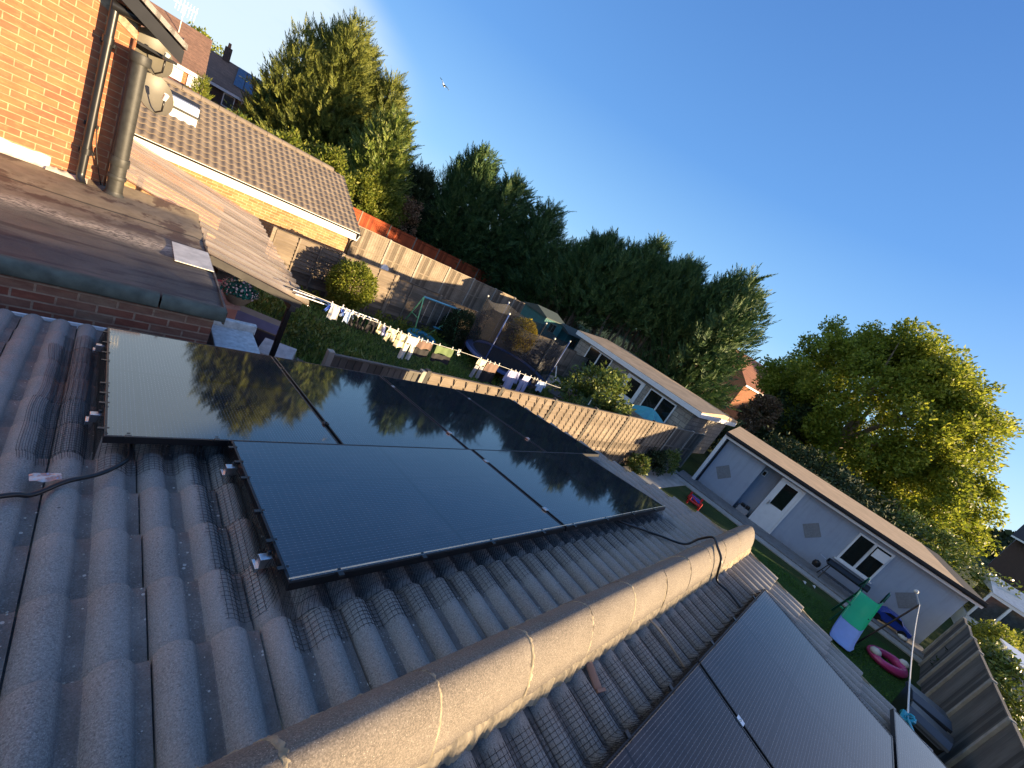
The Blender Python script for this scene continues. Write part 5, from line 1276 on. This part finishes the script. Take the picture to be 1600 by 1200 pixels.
mb.grid(P); TP.part('safety_net',mb,nn_.m,smooth=True,fixn=False)
# white plastic chair behind the slatted fence
CH=W('plastic_chair','white plastic garden chair between the slatted fence and the pale fence','chair',(8.35,16.1,G0+.28))
mb=MB(); mb.box(8.15,8.57,15.9,16.3,-2.36,-2.33); CH.part('seat',mb,M['white'],bevel=.01)
mb=MB(); P=[[(8.18+.36*u,16.30+.05*v+.04*math.sin(math.pi*u),-2.34+.52*v*(.82+.18*math.sin(math.pi*u))) for u in np.linspace(0,1,9)] for v in np.linspace(0,1,6)]; mb.grid(P); mb.grid([[(p[0],p[1]+.02,p[2]) for p in r] for r in P]); CH.part('backrest',mb,M['white'],smooth=True,fixn=False)
for x in (8.18,8.54):
    for y in (15.93,16.30): mb=MB(); mb.tube([(x,y,-2.34),(x+(x-8.36)*.2,y+(y-16.1)*.2,G0+.28)],.018,6); CH.part('leg',mb,M['white'])
    mb=MB(); mb.tube([(x,15.92,-2.34),(x,15.92,-2.12),(x,16.32,-2.10)],.016,6); CH.part('armrest',mb,M['white'])
# teal sheds
C('teal_shed',(.015,.11,.12),rough=.7,var=.15); C('shed_roof',(.05,.07,.065))
def shed(x0,x1,y0,y1,zt,label):
    S=W('teal_shed',label,'shed',((x0+x1)/2,(y0+y1)/2,G0),'teal sheds')
    mb=MB(); mb.box(x0,x1,y0,y1,G0,zt-.15); 
    for i in range(int((x1-x0)/.14)): mb.box(x0+.02+i*.14,x0+.13+i*.14,y0-.014,y0-.001,G0,zt-.16)
    S.part('wall',mb,M['teal_shed'])
    mb=MB(); mb.prism([(y0-.12,zt-.14),((y0+y1)/2,zt+.16),(y1+.12,zt-.14),(y1+.12,zt-.2),(y0-.12,zt-.2)],'x',x0-.1,x1+.1); S.part('roof',mb,M['shed_roof'])
    xm=(x0+x1)/2
    mb=MB(); mb.box(xm-.3,xm+.3,y0-.03,y0-.015,zt-.85,zt-.35); f=S.part('window',mb,M['shed_roof'])
    for s in (-1,1): mb=MB(); mb.box(xm+s*.15-.12,xm+s*.15+.12,y0-.036,y0-.031,zt-.81,zt-.39); S.part('pane',mb,M['glassd'],parent=f)
shed(16.9,18.6,14.3,16.2,-.62,'teal painted shed at the end of the pale fence, the left one of two')
shed(19.3,20.9,14.2,16.0,-.98,'lower teal shed tucked against the left end of the block building')
# turquoise parasol by the block building
PA=W('parasol','half folded turquoise parasol in front of the block building window','parasol',(17.4,6.6,G0))
mb=MB(); P=[]
C('turq',(.06,.30,.34),rough=.6)
for k in range(17):
    a=k*math.pi/8; r=.95 if k%2==0 else .72
    P.append([(17.4+r*f*math.cos(a),6.6+r*f*math.sin(a),-1.50-.42*f**1.3-(.0 if k%2==0 else .06*f)) for f in (.02,.35,.7,1.0)])
mb.grid(P); mb.grid([[(p[0],p[1],p[2]-.01) for p in r] for r in P]); PA.part('canopy',mb,M['turq'],smooth=30,fixn=False)
mb=MB(); mb.tube([(17.4,6.6,G0),(17.4,6.6,-1.45)],.022,8); PA.part('pole',mb,M['lead'])
mb=MB(); mb.tube([(15.9,8.6,gn-.1),(16.9,9.2,-1.5)],.02,6); o=mkobj('leaning_pole',mb,M['cloth_white'],None,off=(15.9,8.6,gn)); o.location=(15.9,8.6,gn); tag(o,'white pole leaning by the block building, left of its door','pole')
mb=MB(); mb.tube([(13.9,9.2,gn-.1),(14.3,10.1,-2.0)],.025,6); o=mkobj('leaning_pole',mb,M['cloth_white'],None,off=(13.9,9.2,gn)); o.location=(13.9,9.2,gn); tag(o,'white pole among the rocks to the right of the golden bush','pole')
# rocks and rubbish pile right of the trampoline
C('stone',(.20,.18,.14),var=.3,scale=3,bump=.6); C('rubble_dark',(.06,.055,.05),var=.3,scale=3)
rs_=random.Random(12)
def rock(x,y,z,r,label,m='stone',grp='rocks beside the trampoline'):
    n=random.Random(int(x*100)); mb=MB(); prof_=[(0.0001,-r*.3),(r*.8,-r*.25),(r,0),(r*.85,r*.35),(r*.4,r*.55),(.0001,r*.6)]
    mb.lathe(prof_,(0,0,0),9); mb.v=[(p[0]*(1+n.uniform(-.2,.2))*1.3,p[1]*(1+n.uniform(-.2,.2)),p[2]*(1+n.uniform(-.2,.25))) for p in mb.v]
    o=mkobj('rock',mb,M[m],None,smooth=30); o.location=(x,y,z); tag(o,label,'rock',grp)
rock(12.6,9.7,gn+.05,.45,'pale flat rock below the golden bush'); rock(13.4,9.5,gn+.05,.55,'large rock slab right of the golden bush'); rock(14.3,9.9,gn,.5,'grey rock beside the white pole','stone'); rock(13.2,8.6,gn,.35,'dark rock at the edge of the trampoline','rubble_dark'); rock(15.3,9.6,gn-.05,.5,'dark rock in front of the block building','rubble_dark')
# things under and beside the canopy
C('tarp_blue',(.02,.03,.10),rough=.5); C('pinkboard',(.50,.22,.18),rough=.6); C('cardboard',(.30,.24,.17)); C('mauve',(.15,.13,.19),rough=.7); C('redp',(.45,.02,.02),rough=.4)
FB=W('flower_basket','round basket of turquoise leaves and small pink and white flowers under the canopy','flower basket',(1.42,6.55,-1.36))
mb=MB(); mb.lathe([(.0001,-.16),(.12,-.14),(.20,-.02),(.215,.02),(.19,.02)],(1.42,6.55,-1.30),18); FB.part('basket',mb,M['cardboard'],smooth=40)
rs=np.random.RandomState(4); n=900; d=rand_dir(rs,n); d[:,2]=abs(d[:,2])*.8; P=np.array([1.42,6.55,-1.27])+d*np.array([.25,.25,.2])*rs.uniform(.6,1,n)[:,None]
V,F=leaf_quads(P,rand_dir(rs,n),unit(d+rand_dir(rs,n)*.5),rs.uniform(.03,.06,n),rs.uniform(.02,.035,n)); fast_mesh('leaves',V,F,island('turquoise_leaf',[(.01,.09,.08),(.02,.18,.15),(.05,.28,.24)],.5,4),FB.root,FB.loc)
n=150; d=rand_dir(rs,n); d[:,2]=abs(d[:,2]); P=np.array([1.42,6.55,-1.26])+d*np.array([.27,.27,.22])
V,F=leaf_quads(P,unit(np.cross(d,rand_dir(rs,n))),d,rs.uniform(.02,.04,n),rs.uniform(.02,.035,n)); fast_mesh('blossom',V,F,island('pink_white_petal',[(.5,.45,.45),(.7,.6,.62),(.6,.25,.35)],.5,9),FB.root,FB.loc)
for i in range(3): a=i*2.1; mb=MB(); mb.tube([(1.42+.2*math.cos(a),6.55+.2*math.sin(a),-1.29),(1.42,6.55,-.82)],.004,4); FB.part('chain',mb,M['lead'])
def boxy(name,label,cat,cx,cy,cz_,sx,sy,sz,rot,mat,parts=(),bev=.01):
    t=thing(name,label,cat,(cx,cy,cz_),0,rot=tuple(R(a) for a in rot)); mb=MB(); mb.box(-sx/2,sx/2,-sy/2,sy/2,0,sz); mkobj('body',mb,mat,t,bevel=bev)
    for (pn,x0,x1,y0,y1,z0,z1,m) in parts: mb=MB(); mb.box(x0,x1,y0,y1,z0,z1); mkobj(pn,mb,m,t,bevel=.004)
    return t
boxy('storage_chest','pale pink storage chest with a red lid under the canopy, left of the flower basket','storage chest',1.12,7.0,-2.2,.6,.9,.62,(0,0,10),M['pinkboard'],[('lid',-.32,.32,-.47,.47,.622,.68,C('pinklid',(.46,.30,.28))),('handle',-.1,.1,-.49,-.471,.45,.5,M['blackp'])])
boxy('laundry_basket','red plastic basket on top of the pale pink chest','basket',1.25,7.55,-1.95,.4,.3,.35,(8,0,20),M['redp'],[('rim',-.22,.22,-.17,.17,.352,.38,M['redp'])])
boxy('storage_crate','dark grey crate at the back under the canopy beside the flat roof edge','crate',1.45,8.3,-1.95,.6,.45,.38,(0,12,25),M['rubble_dark'],[('rim',-.32,.32,-.25,.25,.382,.42,M['lead']),('handle',-.08,.08,-.26,-.226,.2,.26,M['lead'])])
boxy('seat_cushion','mauve sofa base tipped on its side next to the white appliance','sofa',2.05,7.75,gn+.1,1.0,.25,.62,(20,0,-28),M['mauve'],[('piping',-.51,.51,-.14,-.126,.58,.62,M['cardboard']),('frame',-.5,.5,.126,.3,.02,.6,M['cardboard'])])
boxy('appliance','white appliance casing lying beside the black canopy post','appliance',2.35,6.95,gn+.02,.55,.5,.5,(10,0,-25),M['whited'],[('door',-.22,.22,-.27,-.251,.06,.44,C('greyp2',(.25,.25,.26))),('dial',.12,.2,-.28,-.271,.42,.46,M['blackp'])])
boxy('tool_box','black open tool box with tools in front of the white appliance','tool box',2.15,6.3,gn+.02,.45,.28,.22,(0,0,30),M['blackp'],[('tray',-.2,.2,-.12,.12,.222,.26,M['rubble_dark']),('handle',-.15,.15,-.015,.015,.30,.33,M['alu'])])
boxy('paving_slab','loose pale slab on the ground right of the black canopy post','slab',2.75,7.0,gn+.01,.7,.25,.05,(0,3,-35),M['conc'],[('chipped_edge',-.36,-.351,-.1,.1,.0,.04,M['stone'])])
boxy('timber_plank','weathered plank lying in the grass beyond the loose slab','plank',3.05,7.5,gn+.01,1.0,.12,.05,(0,2,-40),M['fence_w'],[('split_end',.501,.56,-.03,.05,0,.045,M['fence_w'])])
boxy('folded_tarp','dark blue folded tarp in the corner below the flat roof','tarp',1.15,6.1,-2.2,.55,.5,.5,(0,0,5),M['tarp_blue'],[('fold',-.26,.26,-.24,.24,.502,.56,M['tarp_blue'])])
GB=W('grey_utility_box','blue grey lead covered box between the brick strip and the tool box','utility box',(1.02,4.4,-1.8))
mb=MB(); mb.box(.84,1.22,4.12,4.62,-2.3,-1.04); GB.part('body',mb,C('bluegrey',(.17,.22,.27),rough=.5))
mb=MB(); mb.box(.80,1.27,4.63,4.71,-1.06,-.94); mb.box(.82,1.24,4.10,4.628,-1.038,-1.02); GB.part('coping',mb,C('palecoping',(.42,.48,.50),var=.25,scale=20),bevel=.01)
# annex terrace objects
def AL(x,d,z): v=Vector((18.05,3.62,G0))+Vector((.16803,-.98578,0))*x+Vector((-.98578,-.16803,0))*d; return (v.x,v.y,G0+z)
az=math.atan2(-.98578,.16803)
GR=thing('barbecue','long black barbecue on thin legs in front of the annex window','barbecue',AL(5.4,.75,.10),az)
mb=MB(); P=[[(x,-.16*math.cos(a)*1.0,.60+.15*math.sin(a)) for a in np.linspace(0,math.pi,10)] for x in (-.62,-.60,.60,.62)]; mb.grid(P); mb.box(-.62,.62,-.16,.16,.55,.60); mkobj('lid',mb,M['blackp'],GR,smooth=40,fixn=False)
for x in (-.5,.5):
    for y in (-.2,.2): mb=MB(); mb.tube([(x,y*.5,.56),(x+.06*(1 if x>0 else -1),y*1.3,0)],.015,6); mkobj('leg',mb,M['blackp'],GR)
mb=MB(); 
for i in range(5): mb.tube([(-.55,-.16+.08*i,.22),(.55,-.16+.08*i,.22)],.007,5)
mkobj('rack',mb,M['blackp'],GR)
mb=MB(); mb.lathe([(.0001,0),(.10,.02),(.13,.12),(.10,.22),(.0001,.26)],(-.78,.05,.18),12); mkobj('gas_bottle',mb,M['blackp'],GR,smooth=40)
mb=MB(); mb.tube([(-.70,0,.64),(-.86,0,.66),(-.86,.1,.66)],.012,6); mkobj('handle',mb,M['alu'],GR)
boxy('garden_box','grey box with black boots on top in the annex recess','box',*AL(1.98,-.25,.0),.42,.36,.30,(0,0,-80),M['cloth_grey'],[('boot',-.15,.0,-.1,.15,.302,.40,M['blackp']),('boot',.03,.18,-.12,.12,.302,.42,M['blackp'])])
# slide
SLD=W('garden_slide','toy slide with a green upper chute, pale lower chute and dark side rails','slide',(14.9,-2.27,G0))
C('slide_green',(.02,.42,.17),rough=.3,var=.05); C('slide_pale',(.28,.36,.62),rough=.3,var=.05); C('dkgreen',(.01,.09,.07),rough=.4)
def chute(xs_,zs,m,nm):
    mb=MB(); P=[]
    for x,z in zip(xs_,zs):
        sec=[(-.26,.13),(-.24,.03),(-.20,.0),(0,-.01),(.20,.0),(.24,.03),(.26,.13)]
        P.append([(x,-2.27+a,z+b) for a,b in sec])
    mb.grid(P); mb.grid([[(p[0],p[1],p[2]-.015) for p in r] for r in P]); SLD.part(nm,mb,m,smooth=50,fixn=False)
chute(np.linspace(14.62,15.50,6),[-2.62,-2.50,-2.36,-2.20,-2.03,-1.93],M['slide_green'],'upper_chute')
chute(np.linspace(13.70,14.63,6),[-2.96,-2.97,-2.93,-2.84,-2.74,-2.625],M['slide_pale'],'lower_chute')
for s in (-1,1):
    mb=MB(); mb.tube([(15.50,-2.27+s*.25,-1.80),(15.62,-2.27+s*.25,-1.55),(15.80,-2.27+s*.25,-1.55),(15.95,-2.27+s*.28,-1.95)],.022,6); SLD.part('handrail',mb,M['dkgreen'],smooth=True)
    mb=MB(); mb.beam((15.52,-2.27+s*.22,-1.9),(16.05,-2.27+s*.30,G0),.05,.04); SLD.part('ladder_rail',mb,M['dkgreen'])
for k in range(3): f=(k+1)/4; mb=MB(); mb.box(15.52+.53*f-.04,15.52+.53*f+.04,-2.52,-2.02,-1.9-1.15*f,-1.87-1.15*f); SLD.part('step',mb,M['slide_green'])
mb=MB(); mb.tube([(15.0,-2.05,-2.3),(15.1,-2.0,G0)],.02,6); mb.tube([(15.0,-2.5,-2.3),(15.1,-2.55,G0)],.02,6); SLD.part('strut',mb,M['dkgreen'])
# inflatable ring
IR=thing('inflatable_ring','deflating pink inflatable ring with white ends on the lawn','pool float',(15.3,-3.35,G0+.01),R(-28))
C('pink',(.48,.045,.16),rough=.25,var=.05)
mb=MB(); P=[]
for k in range(33):
    a=2*math.pi*k/32; cx_,cy_=.52*math.cos(a),.30*math.sin(a); r=.115*(1+.12*math.sin(a*3+1))
    P.append([(cx_+r*math.cos(b)*math.cos(a),cy_+r*math.cos(b)*math.sin(a),.10+r*.9*math.sin(b)) for b in np.linspace(0,2*math.pi,13)])
mb.grid(P); mkobj('tube',mb,M['pink'],IR,smooth=True)
for (x,y,s) in ((-.50,.12,.13),(.58,-.05,.12)):
    mb=MB(); mb.lathe([(.0001,0),(s*.8,.02),(s,.08),(s*.7,.15),(.0001,.18)],(x,y,.12),12); mkobj('white_patch',mb,M['cloth_white'],IR,smooth=True)
# ride on car
RC_=thing('ride_on_car','blue ride on toy car parked against the annex wall','toy car',AL(6.95,.55,.10),az)
C('carblue',(.02,.05,.30),rough=.25); 
mb=MB(); mb.prism([(-.55,.10),(.55,.10),(.58,.25),(.30,.32),(.15,.46),(-.20,.46),(-.35,.34),(-.58,.30)],'y',-.24,.24); mkobj('body',mb,M['carblue'],RC_,bevel=.03)
mb=MB(); mb.prism([(.26,.33),(.15,.44),(-.16,.44),(-.28,.35)],'y',-.25,-.241); mkobj('side_window',mb,M['blackp'],RC_)
for x in (-.36,.36):
    for y in (-.25,.25): mb=MB(); mb.tube([(x,y-.04,.11),(x,y+.04,.11)],.11,16); mkobj('wheel',mb,M['blackp'],RC_)
BA=thing('helmet','blue child helmet lying at the foot of the slide ladder','helmet',AL(6.1,.85,.10),0)
mb=MB(); mb.lathe([(.15,.0),(.15,.06),(.11,.14),(.0001,.17)],(0,0,0),14); mkobj('shell',mb,M['carblue'],BA,smooth=True); mb=MB(); mb.tube([(.12,0,.02),(.10,0,-.0),(-.10,.05,.0)],.008,4); mkobj('strap',mb,M['blackp'],BA)
CW=thing('crumpled_cushion','white cushion lying on the terrace right of the blue toy car','cushion',AL(7.35,.75,.10),.4)
mb=MB(); mb.lathe([(.0001,0),(.15,.01),(.19,.06),(.12,.12),(.0001,.13)],(0,0,0),10,Matrix.Diagonal((1.2,.8,1,1))); mkobj('cover',mb,M['cloth_white'],CW,smooth=True)
mb=MB(); mb.box(-.03,.03,-.15,-.09,.06,.09); mkobj('tassel',mb,M['cloth_grey'],CW)
TY=thing('toy_frame','red and blue toy frame on the lawn near the concrete slab','toy',(15.1,2.55,G0+.01),.3)
mb=MB()
for (a,b) in (((-.3,-.2),(.3,-.2)),((.3,-.2),(.3,.2)),((.3,.2),(-.3,.2)),((-.3,.2),(-.3,-.2)),((-.3,-.2),(.3,.2))): mb.tube([(a[0],a[1],.14),(b[0],b[1],.14)],.035,6)
for x in (-.3,.3):
    for y in (-.2,.2): mb.tube([(x,y,0),(x,y,.28)],.035,6)
mkobj('frame',mb,M['redp'],TY); mb=MB(); mb.box(.05,.5,-.18,.18,.02,.16); mkobj('tray',mb,M['carblue'],TY,bevel=.02)
for i,(x,y,l) in enumerate(((16.4,-1.1,'scrap of white paper on the lawn below the barbecue'),(16.75,-1.35,'second white scrap on the lawn edge, beside the path'))):
    mb=MB(); mb.add([(-.07,-.05,.02),(.08,-.04,.06),(.06,.06,.03),(-.06,.05,.07),(0,0,.09)],[(0,1,4),(1,2,4),(2,3,4),(3,0,4),(0,3,2,1)]); o=mkobj('paper_scrap',mb,M['cloth_white'],None); o.location=(x,y,G0+.01); tag(o,l,'litter')
# line pole and rope
PO=W('line_prop','thin black pole leaning over the lawn with a white ball at its top','line prop',(15.3,-2.5,G0))
a=Vector((15.95,-2.75,G0)); b=Vector((14.95,-2.93,-1.17)); mb=MB(); mb.tube([(14.75,-2.62,G0+.02),(14.93,-2.92,-1.18)],.02,8); PO.part('pole',mb,M['blackp'])
mb=MB(); mb.lathe([(.0001+.05*math.sin(t),-.05*math.cos(t)) for t in np.linspace(.02,3.12,8)],(15.0,-2.72,-.97),12); PO.part('ball_top',mb,M['cloth_white'],smooth=True)
mb=MB(); mb.tube([(15.0,-2.72,-.97),(14.93,-2.92,-1.18)],.008,5); PO.part('cord',mb,M['cloth_white'])
kn=Vector((6.1,-2.0,-.78)); mb=MB(); mb.tube([Vector((14.93,-2.92,-1.18)).lerp(kn,t)+Vector((0,0,-.25*t*(1-t))) for t in np.linspace(0,1,14)],.009,6); o=mkobj('washing_line',mb,M['cloth_white'],None,off=tuple(kn)); o.location=kn; tag(o,'pale washing line running from the black prop back toward the tiled roof','washing line')
C('rope_teal',(.02,.30,.42),rough=.6)
mb=MB()
for k in range(4): mb.tube([(kn.x+.05*math.cos(t+k)+.02*k,kn.y+.05*math.sin(t+k),kn.z+.03*math.sin(t*2+k)) for t in np.linspace(0,6.1,14)],.011,6)
mb.tube([kn,(5.2,-1.95,-.62)],.011,6)
o=mkobj('rope_knot',mb,M['rope_teal'],None,off=tuple(kn)); o.location=kn; tag(o,'turquoise rope knot at the roof end of the pale washing line','rope')
# wheelie bins
def bin_(x,y,rz,label):
    t=thing('wheelie_bin',label,'bin',(x,y,G0),rz,'black bins by the wide grey fence')
    mb=MB(); z=[(.20,.24,.08),(.27,.33,.98)]; v=[]
    for (a,b,h) in z: v+=[(-a,-b,h),(a,-b,h),(a,b,h),(-a,b,h)]
    mb.add(v,[(0,3,2,1),(0,1,5,4),(1,2,6,5),(2,3,7,6),(3,0,4,7),(4,5,6,7)]); mkobj('body',mb,M['blackp'],t,bevel=.02)
    mb=MB(); mb.prism([(-.36,.985),(.36,.985),(.34,1.04),(.1,1.09),(-.34,1.05)],'y',-.30,.30,Matrix.Rotation(math.pi/2,4,'Z')); mkobj('lid',mb,M['blackp'],t,bevel=.01)
    for s in (-1,1): mb=MB(); mb.tube([(s*.20,.26,.1),(s*.27,.26,.1)],.10,14); mkobj('wheel',mb,M['rubble_dark'],t)
    mb=MB(); mb.tube([(-.22,.36,.95),(.22,.36,.95)],.015,6); mkobj('handle',mb,M['blackp'],t)
bin_(11.35,-3.35,R(95),'black wheelie bin with the higher lid, farther one of the pair'); bin_(10.45,-3.3,R(80),'black wheelie bin nearest the roof edge')
# over the wide fence
CB=W('slatted_cabinet','white slatted cabinet in the next garden at the right edge','cabinet',(18.2,-5.6,G0))
mb=MB(); mb.box(17.2,19.2,-6.2,-5.35,G0,-1.32); CB.part('body',mb,M['whited'])
mb=MB()
for i in range(7): mb.box(17.17,17.19,-6.15+i*.12,-6.08+i*.12,G0+.1,-1.4)
for i in range(14): mb.box(17.25+i*.14,17.33+i*.14,-5.345,-5.33,G0+.1,-1.4)
CB.part('slats',mb,M['white'])
mb=MB(); mb.box(17.1,19.3,-6.3,-5.25,-1.318,-1.27); CB.part('top',mb,M['white'])
PC=W('pool_cover','dark navy cover stretched over a low frame in the next garden','pool cover',(14,-6.5,G0))
mb=MB(); mb.box(12.9,16.4,-8.5,-4.75,G0,G0+.45); PC.part('cover',mb,M['tarp_blue'],bevel=.05)
mb=MB(); mb.box(12.8,16.5,-8.6,-4.65,G0,G0+.12); PC.part('kerb',mb,M['fence_w'])
# small things on the roof
cable([onA(-.9,1.02),onA(-.5,1.16),onA(-.241,1.282),onA(-.17,1.317),onA(-.09,1.369),onA(.0,1.435),onA(.07,1.51),onA(.10,1.60,.02),onA(.10,1.75,.03)],.0095,'black cable lying on the tiles at the left, running under the pale panel')
cable([onA(2.95,.62,.03),onA(3.161,.486,.02),onA(3.40,.323),onA(3.57,.16),(3.62,.10,HT+.08),(3.55,.02,.100),(3.44,-.06,.095),(3.40,-.13,.055),(3.42,-.165,-.04),onB(3.46,.20),onB(3.50,.30),onB(3.5,.42,.01)],.0095,'black cable crossing over the ridge near its far end')
cable([onB(2.25,.155,.004),onB(2.262,.20),onB(2.28,.276),onB(2.29,.35),onB(2.305,.43)],.006,'frayed brown rope like cable lying on the right slope by the panel corner')
bpy.data.objects['cable.002'].data.materials[0]=C('frayed_rope',(.30,.23,.16),rough=.9)
TF=thing('tile_fragment','small broken brown tile piece lodged between two rolls below the ridge','tile piece',onB(1.62,.205,-.005),0,rot=(R(12),0,R(-14)))
mb=MB(); P=[[(x,y,.012*math.sin(math.pi*(x+.025)/.05)) for x in np.linspace(-.022,.022,7)] for y in np.linspace(-.06,.05,6)]; mb.grid(P); mb.grid([[(p[0],p[1],p[2]-.008) for p in r] for r in P]); mkobj('shard',mb,C('clay',(.26,.15,.11)),TF,smooth=40,fixn=False)
mb=MB(); mb.box(-.026,.026,-.075,-.062,-.004,.016); mkobj('nib',mb,M['clay'],TF)
WP=MB(); r3=random.Random(2); P=[[(.017*i-.04,.014*j-.03,.004+r3.uniform(0,.010)) for i in range(6)] for j in range(5)]; WP.grid(P); WP.grid([[(p[0],p[1],p[2]-.001) for p in r] for r in P])
wn=N('foil_wrapper'); wn.set(color=wn.ramp(wn.noise(45,3),[(.35,(.6,.6,.6)),(.5,(.62,.5,.45)),(.62,(.55,.22,.15)),(.7,(.3,.4,.55))]),rough=.35)
o=mkobj('crumpled_wrapper',WP,wn.m,None,fixn=False); o.location=onA(-.148,1.432,.004); o.rotation_euler=(-.15,0,.1); tag(o,'crumpled pale foil wrapper in a tile channel at the left','wrapper')
# debris bits: small stones and moss in the channels
C('grit',(.42,.39,.33),var=.3,scale=30); mb=MB(); r3=random.Random(6)
for i in range(420):
    u=UJ+RP*r3.randint(-9,10)+RW+r3.uniform(.0,RP-RW)*.9; s=r3.uniform(.2,2.6)
    if u>.40 and s>.42: continue
    q=r3.uniform(.0012,.0045); c_=P3(1,u,s,surfz(u,s)); mb.lathe([(.0001,-q*.3),(q,0),(q*.6,q*.5),(.0001,q*.6)],c_,5)
o=mkobj('roof_grit',mb,M['grit'],None,smooth=False,fixn=False); tag(o,'scattered pale grit and lichen crumbs lying in the tile channels','grit',kind='stuff')
# white gull
GU=thing('gull','white gull gliding in the blue sky right of the tallest conifer','bird',(18.72,40.42,10.92),R(35),rot=(R(25),R(10),R(40)))
mb=MB(); mb.tube([(-.30,0,0),(-.15,0,.01),(.05,0,.02),(.22,0,.03),(.32,0,.03)],[.015,.07,.09,.06,.015],10); mkobj('body',mb,M['cloth_white'],GU,smooth=True)
for s in (-1,1):
    mb=MB(); P=[]
    for f in (0,.3,.6,1.0): P.append([(.12-.1*f+.0,s*.68*f,.05+.10*math.sin(f*2.2)),(.0-.10*f,s*.68*f,.06+.10*math.sin(f*2.2)),(-.12-.12*f+.18*f*f,s*.68*f,.045+.10*math.sin(f*2.2))])
    mb.grid(P); mb.grid([[(p[0],p[1],p[2]-.012) for p in r] for r in P]); mkobj('wing',mb,M['cloth_white'],GU,smooth=True,fixn=False)
mb=MB(); mb.add([(-.28,-.03,0),(-.28,.03,0),(-.45,.08,.0),(-.45,-.08,.0)],[(0,1,2,3)]); mkobj('tail',mb,M['cloth_white'],GU)
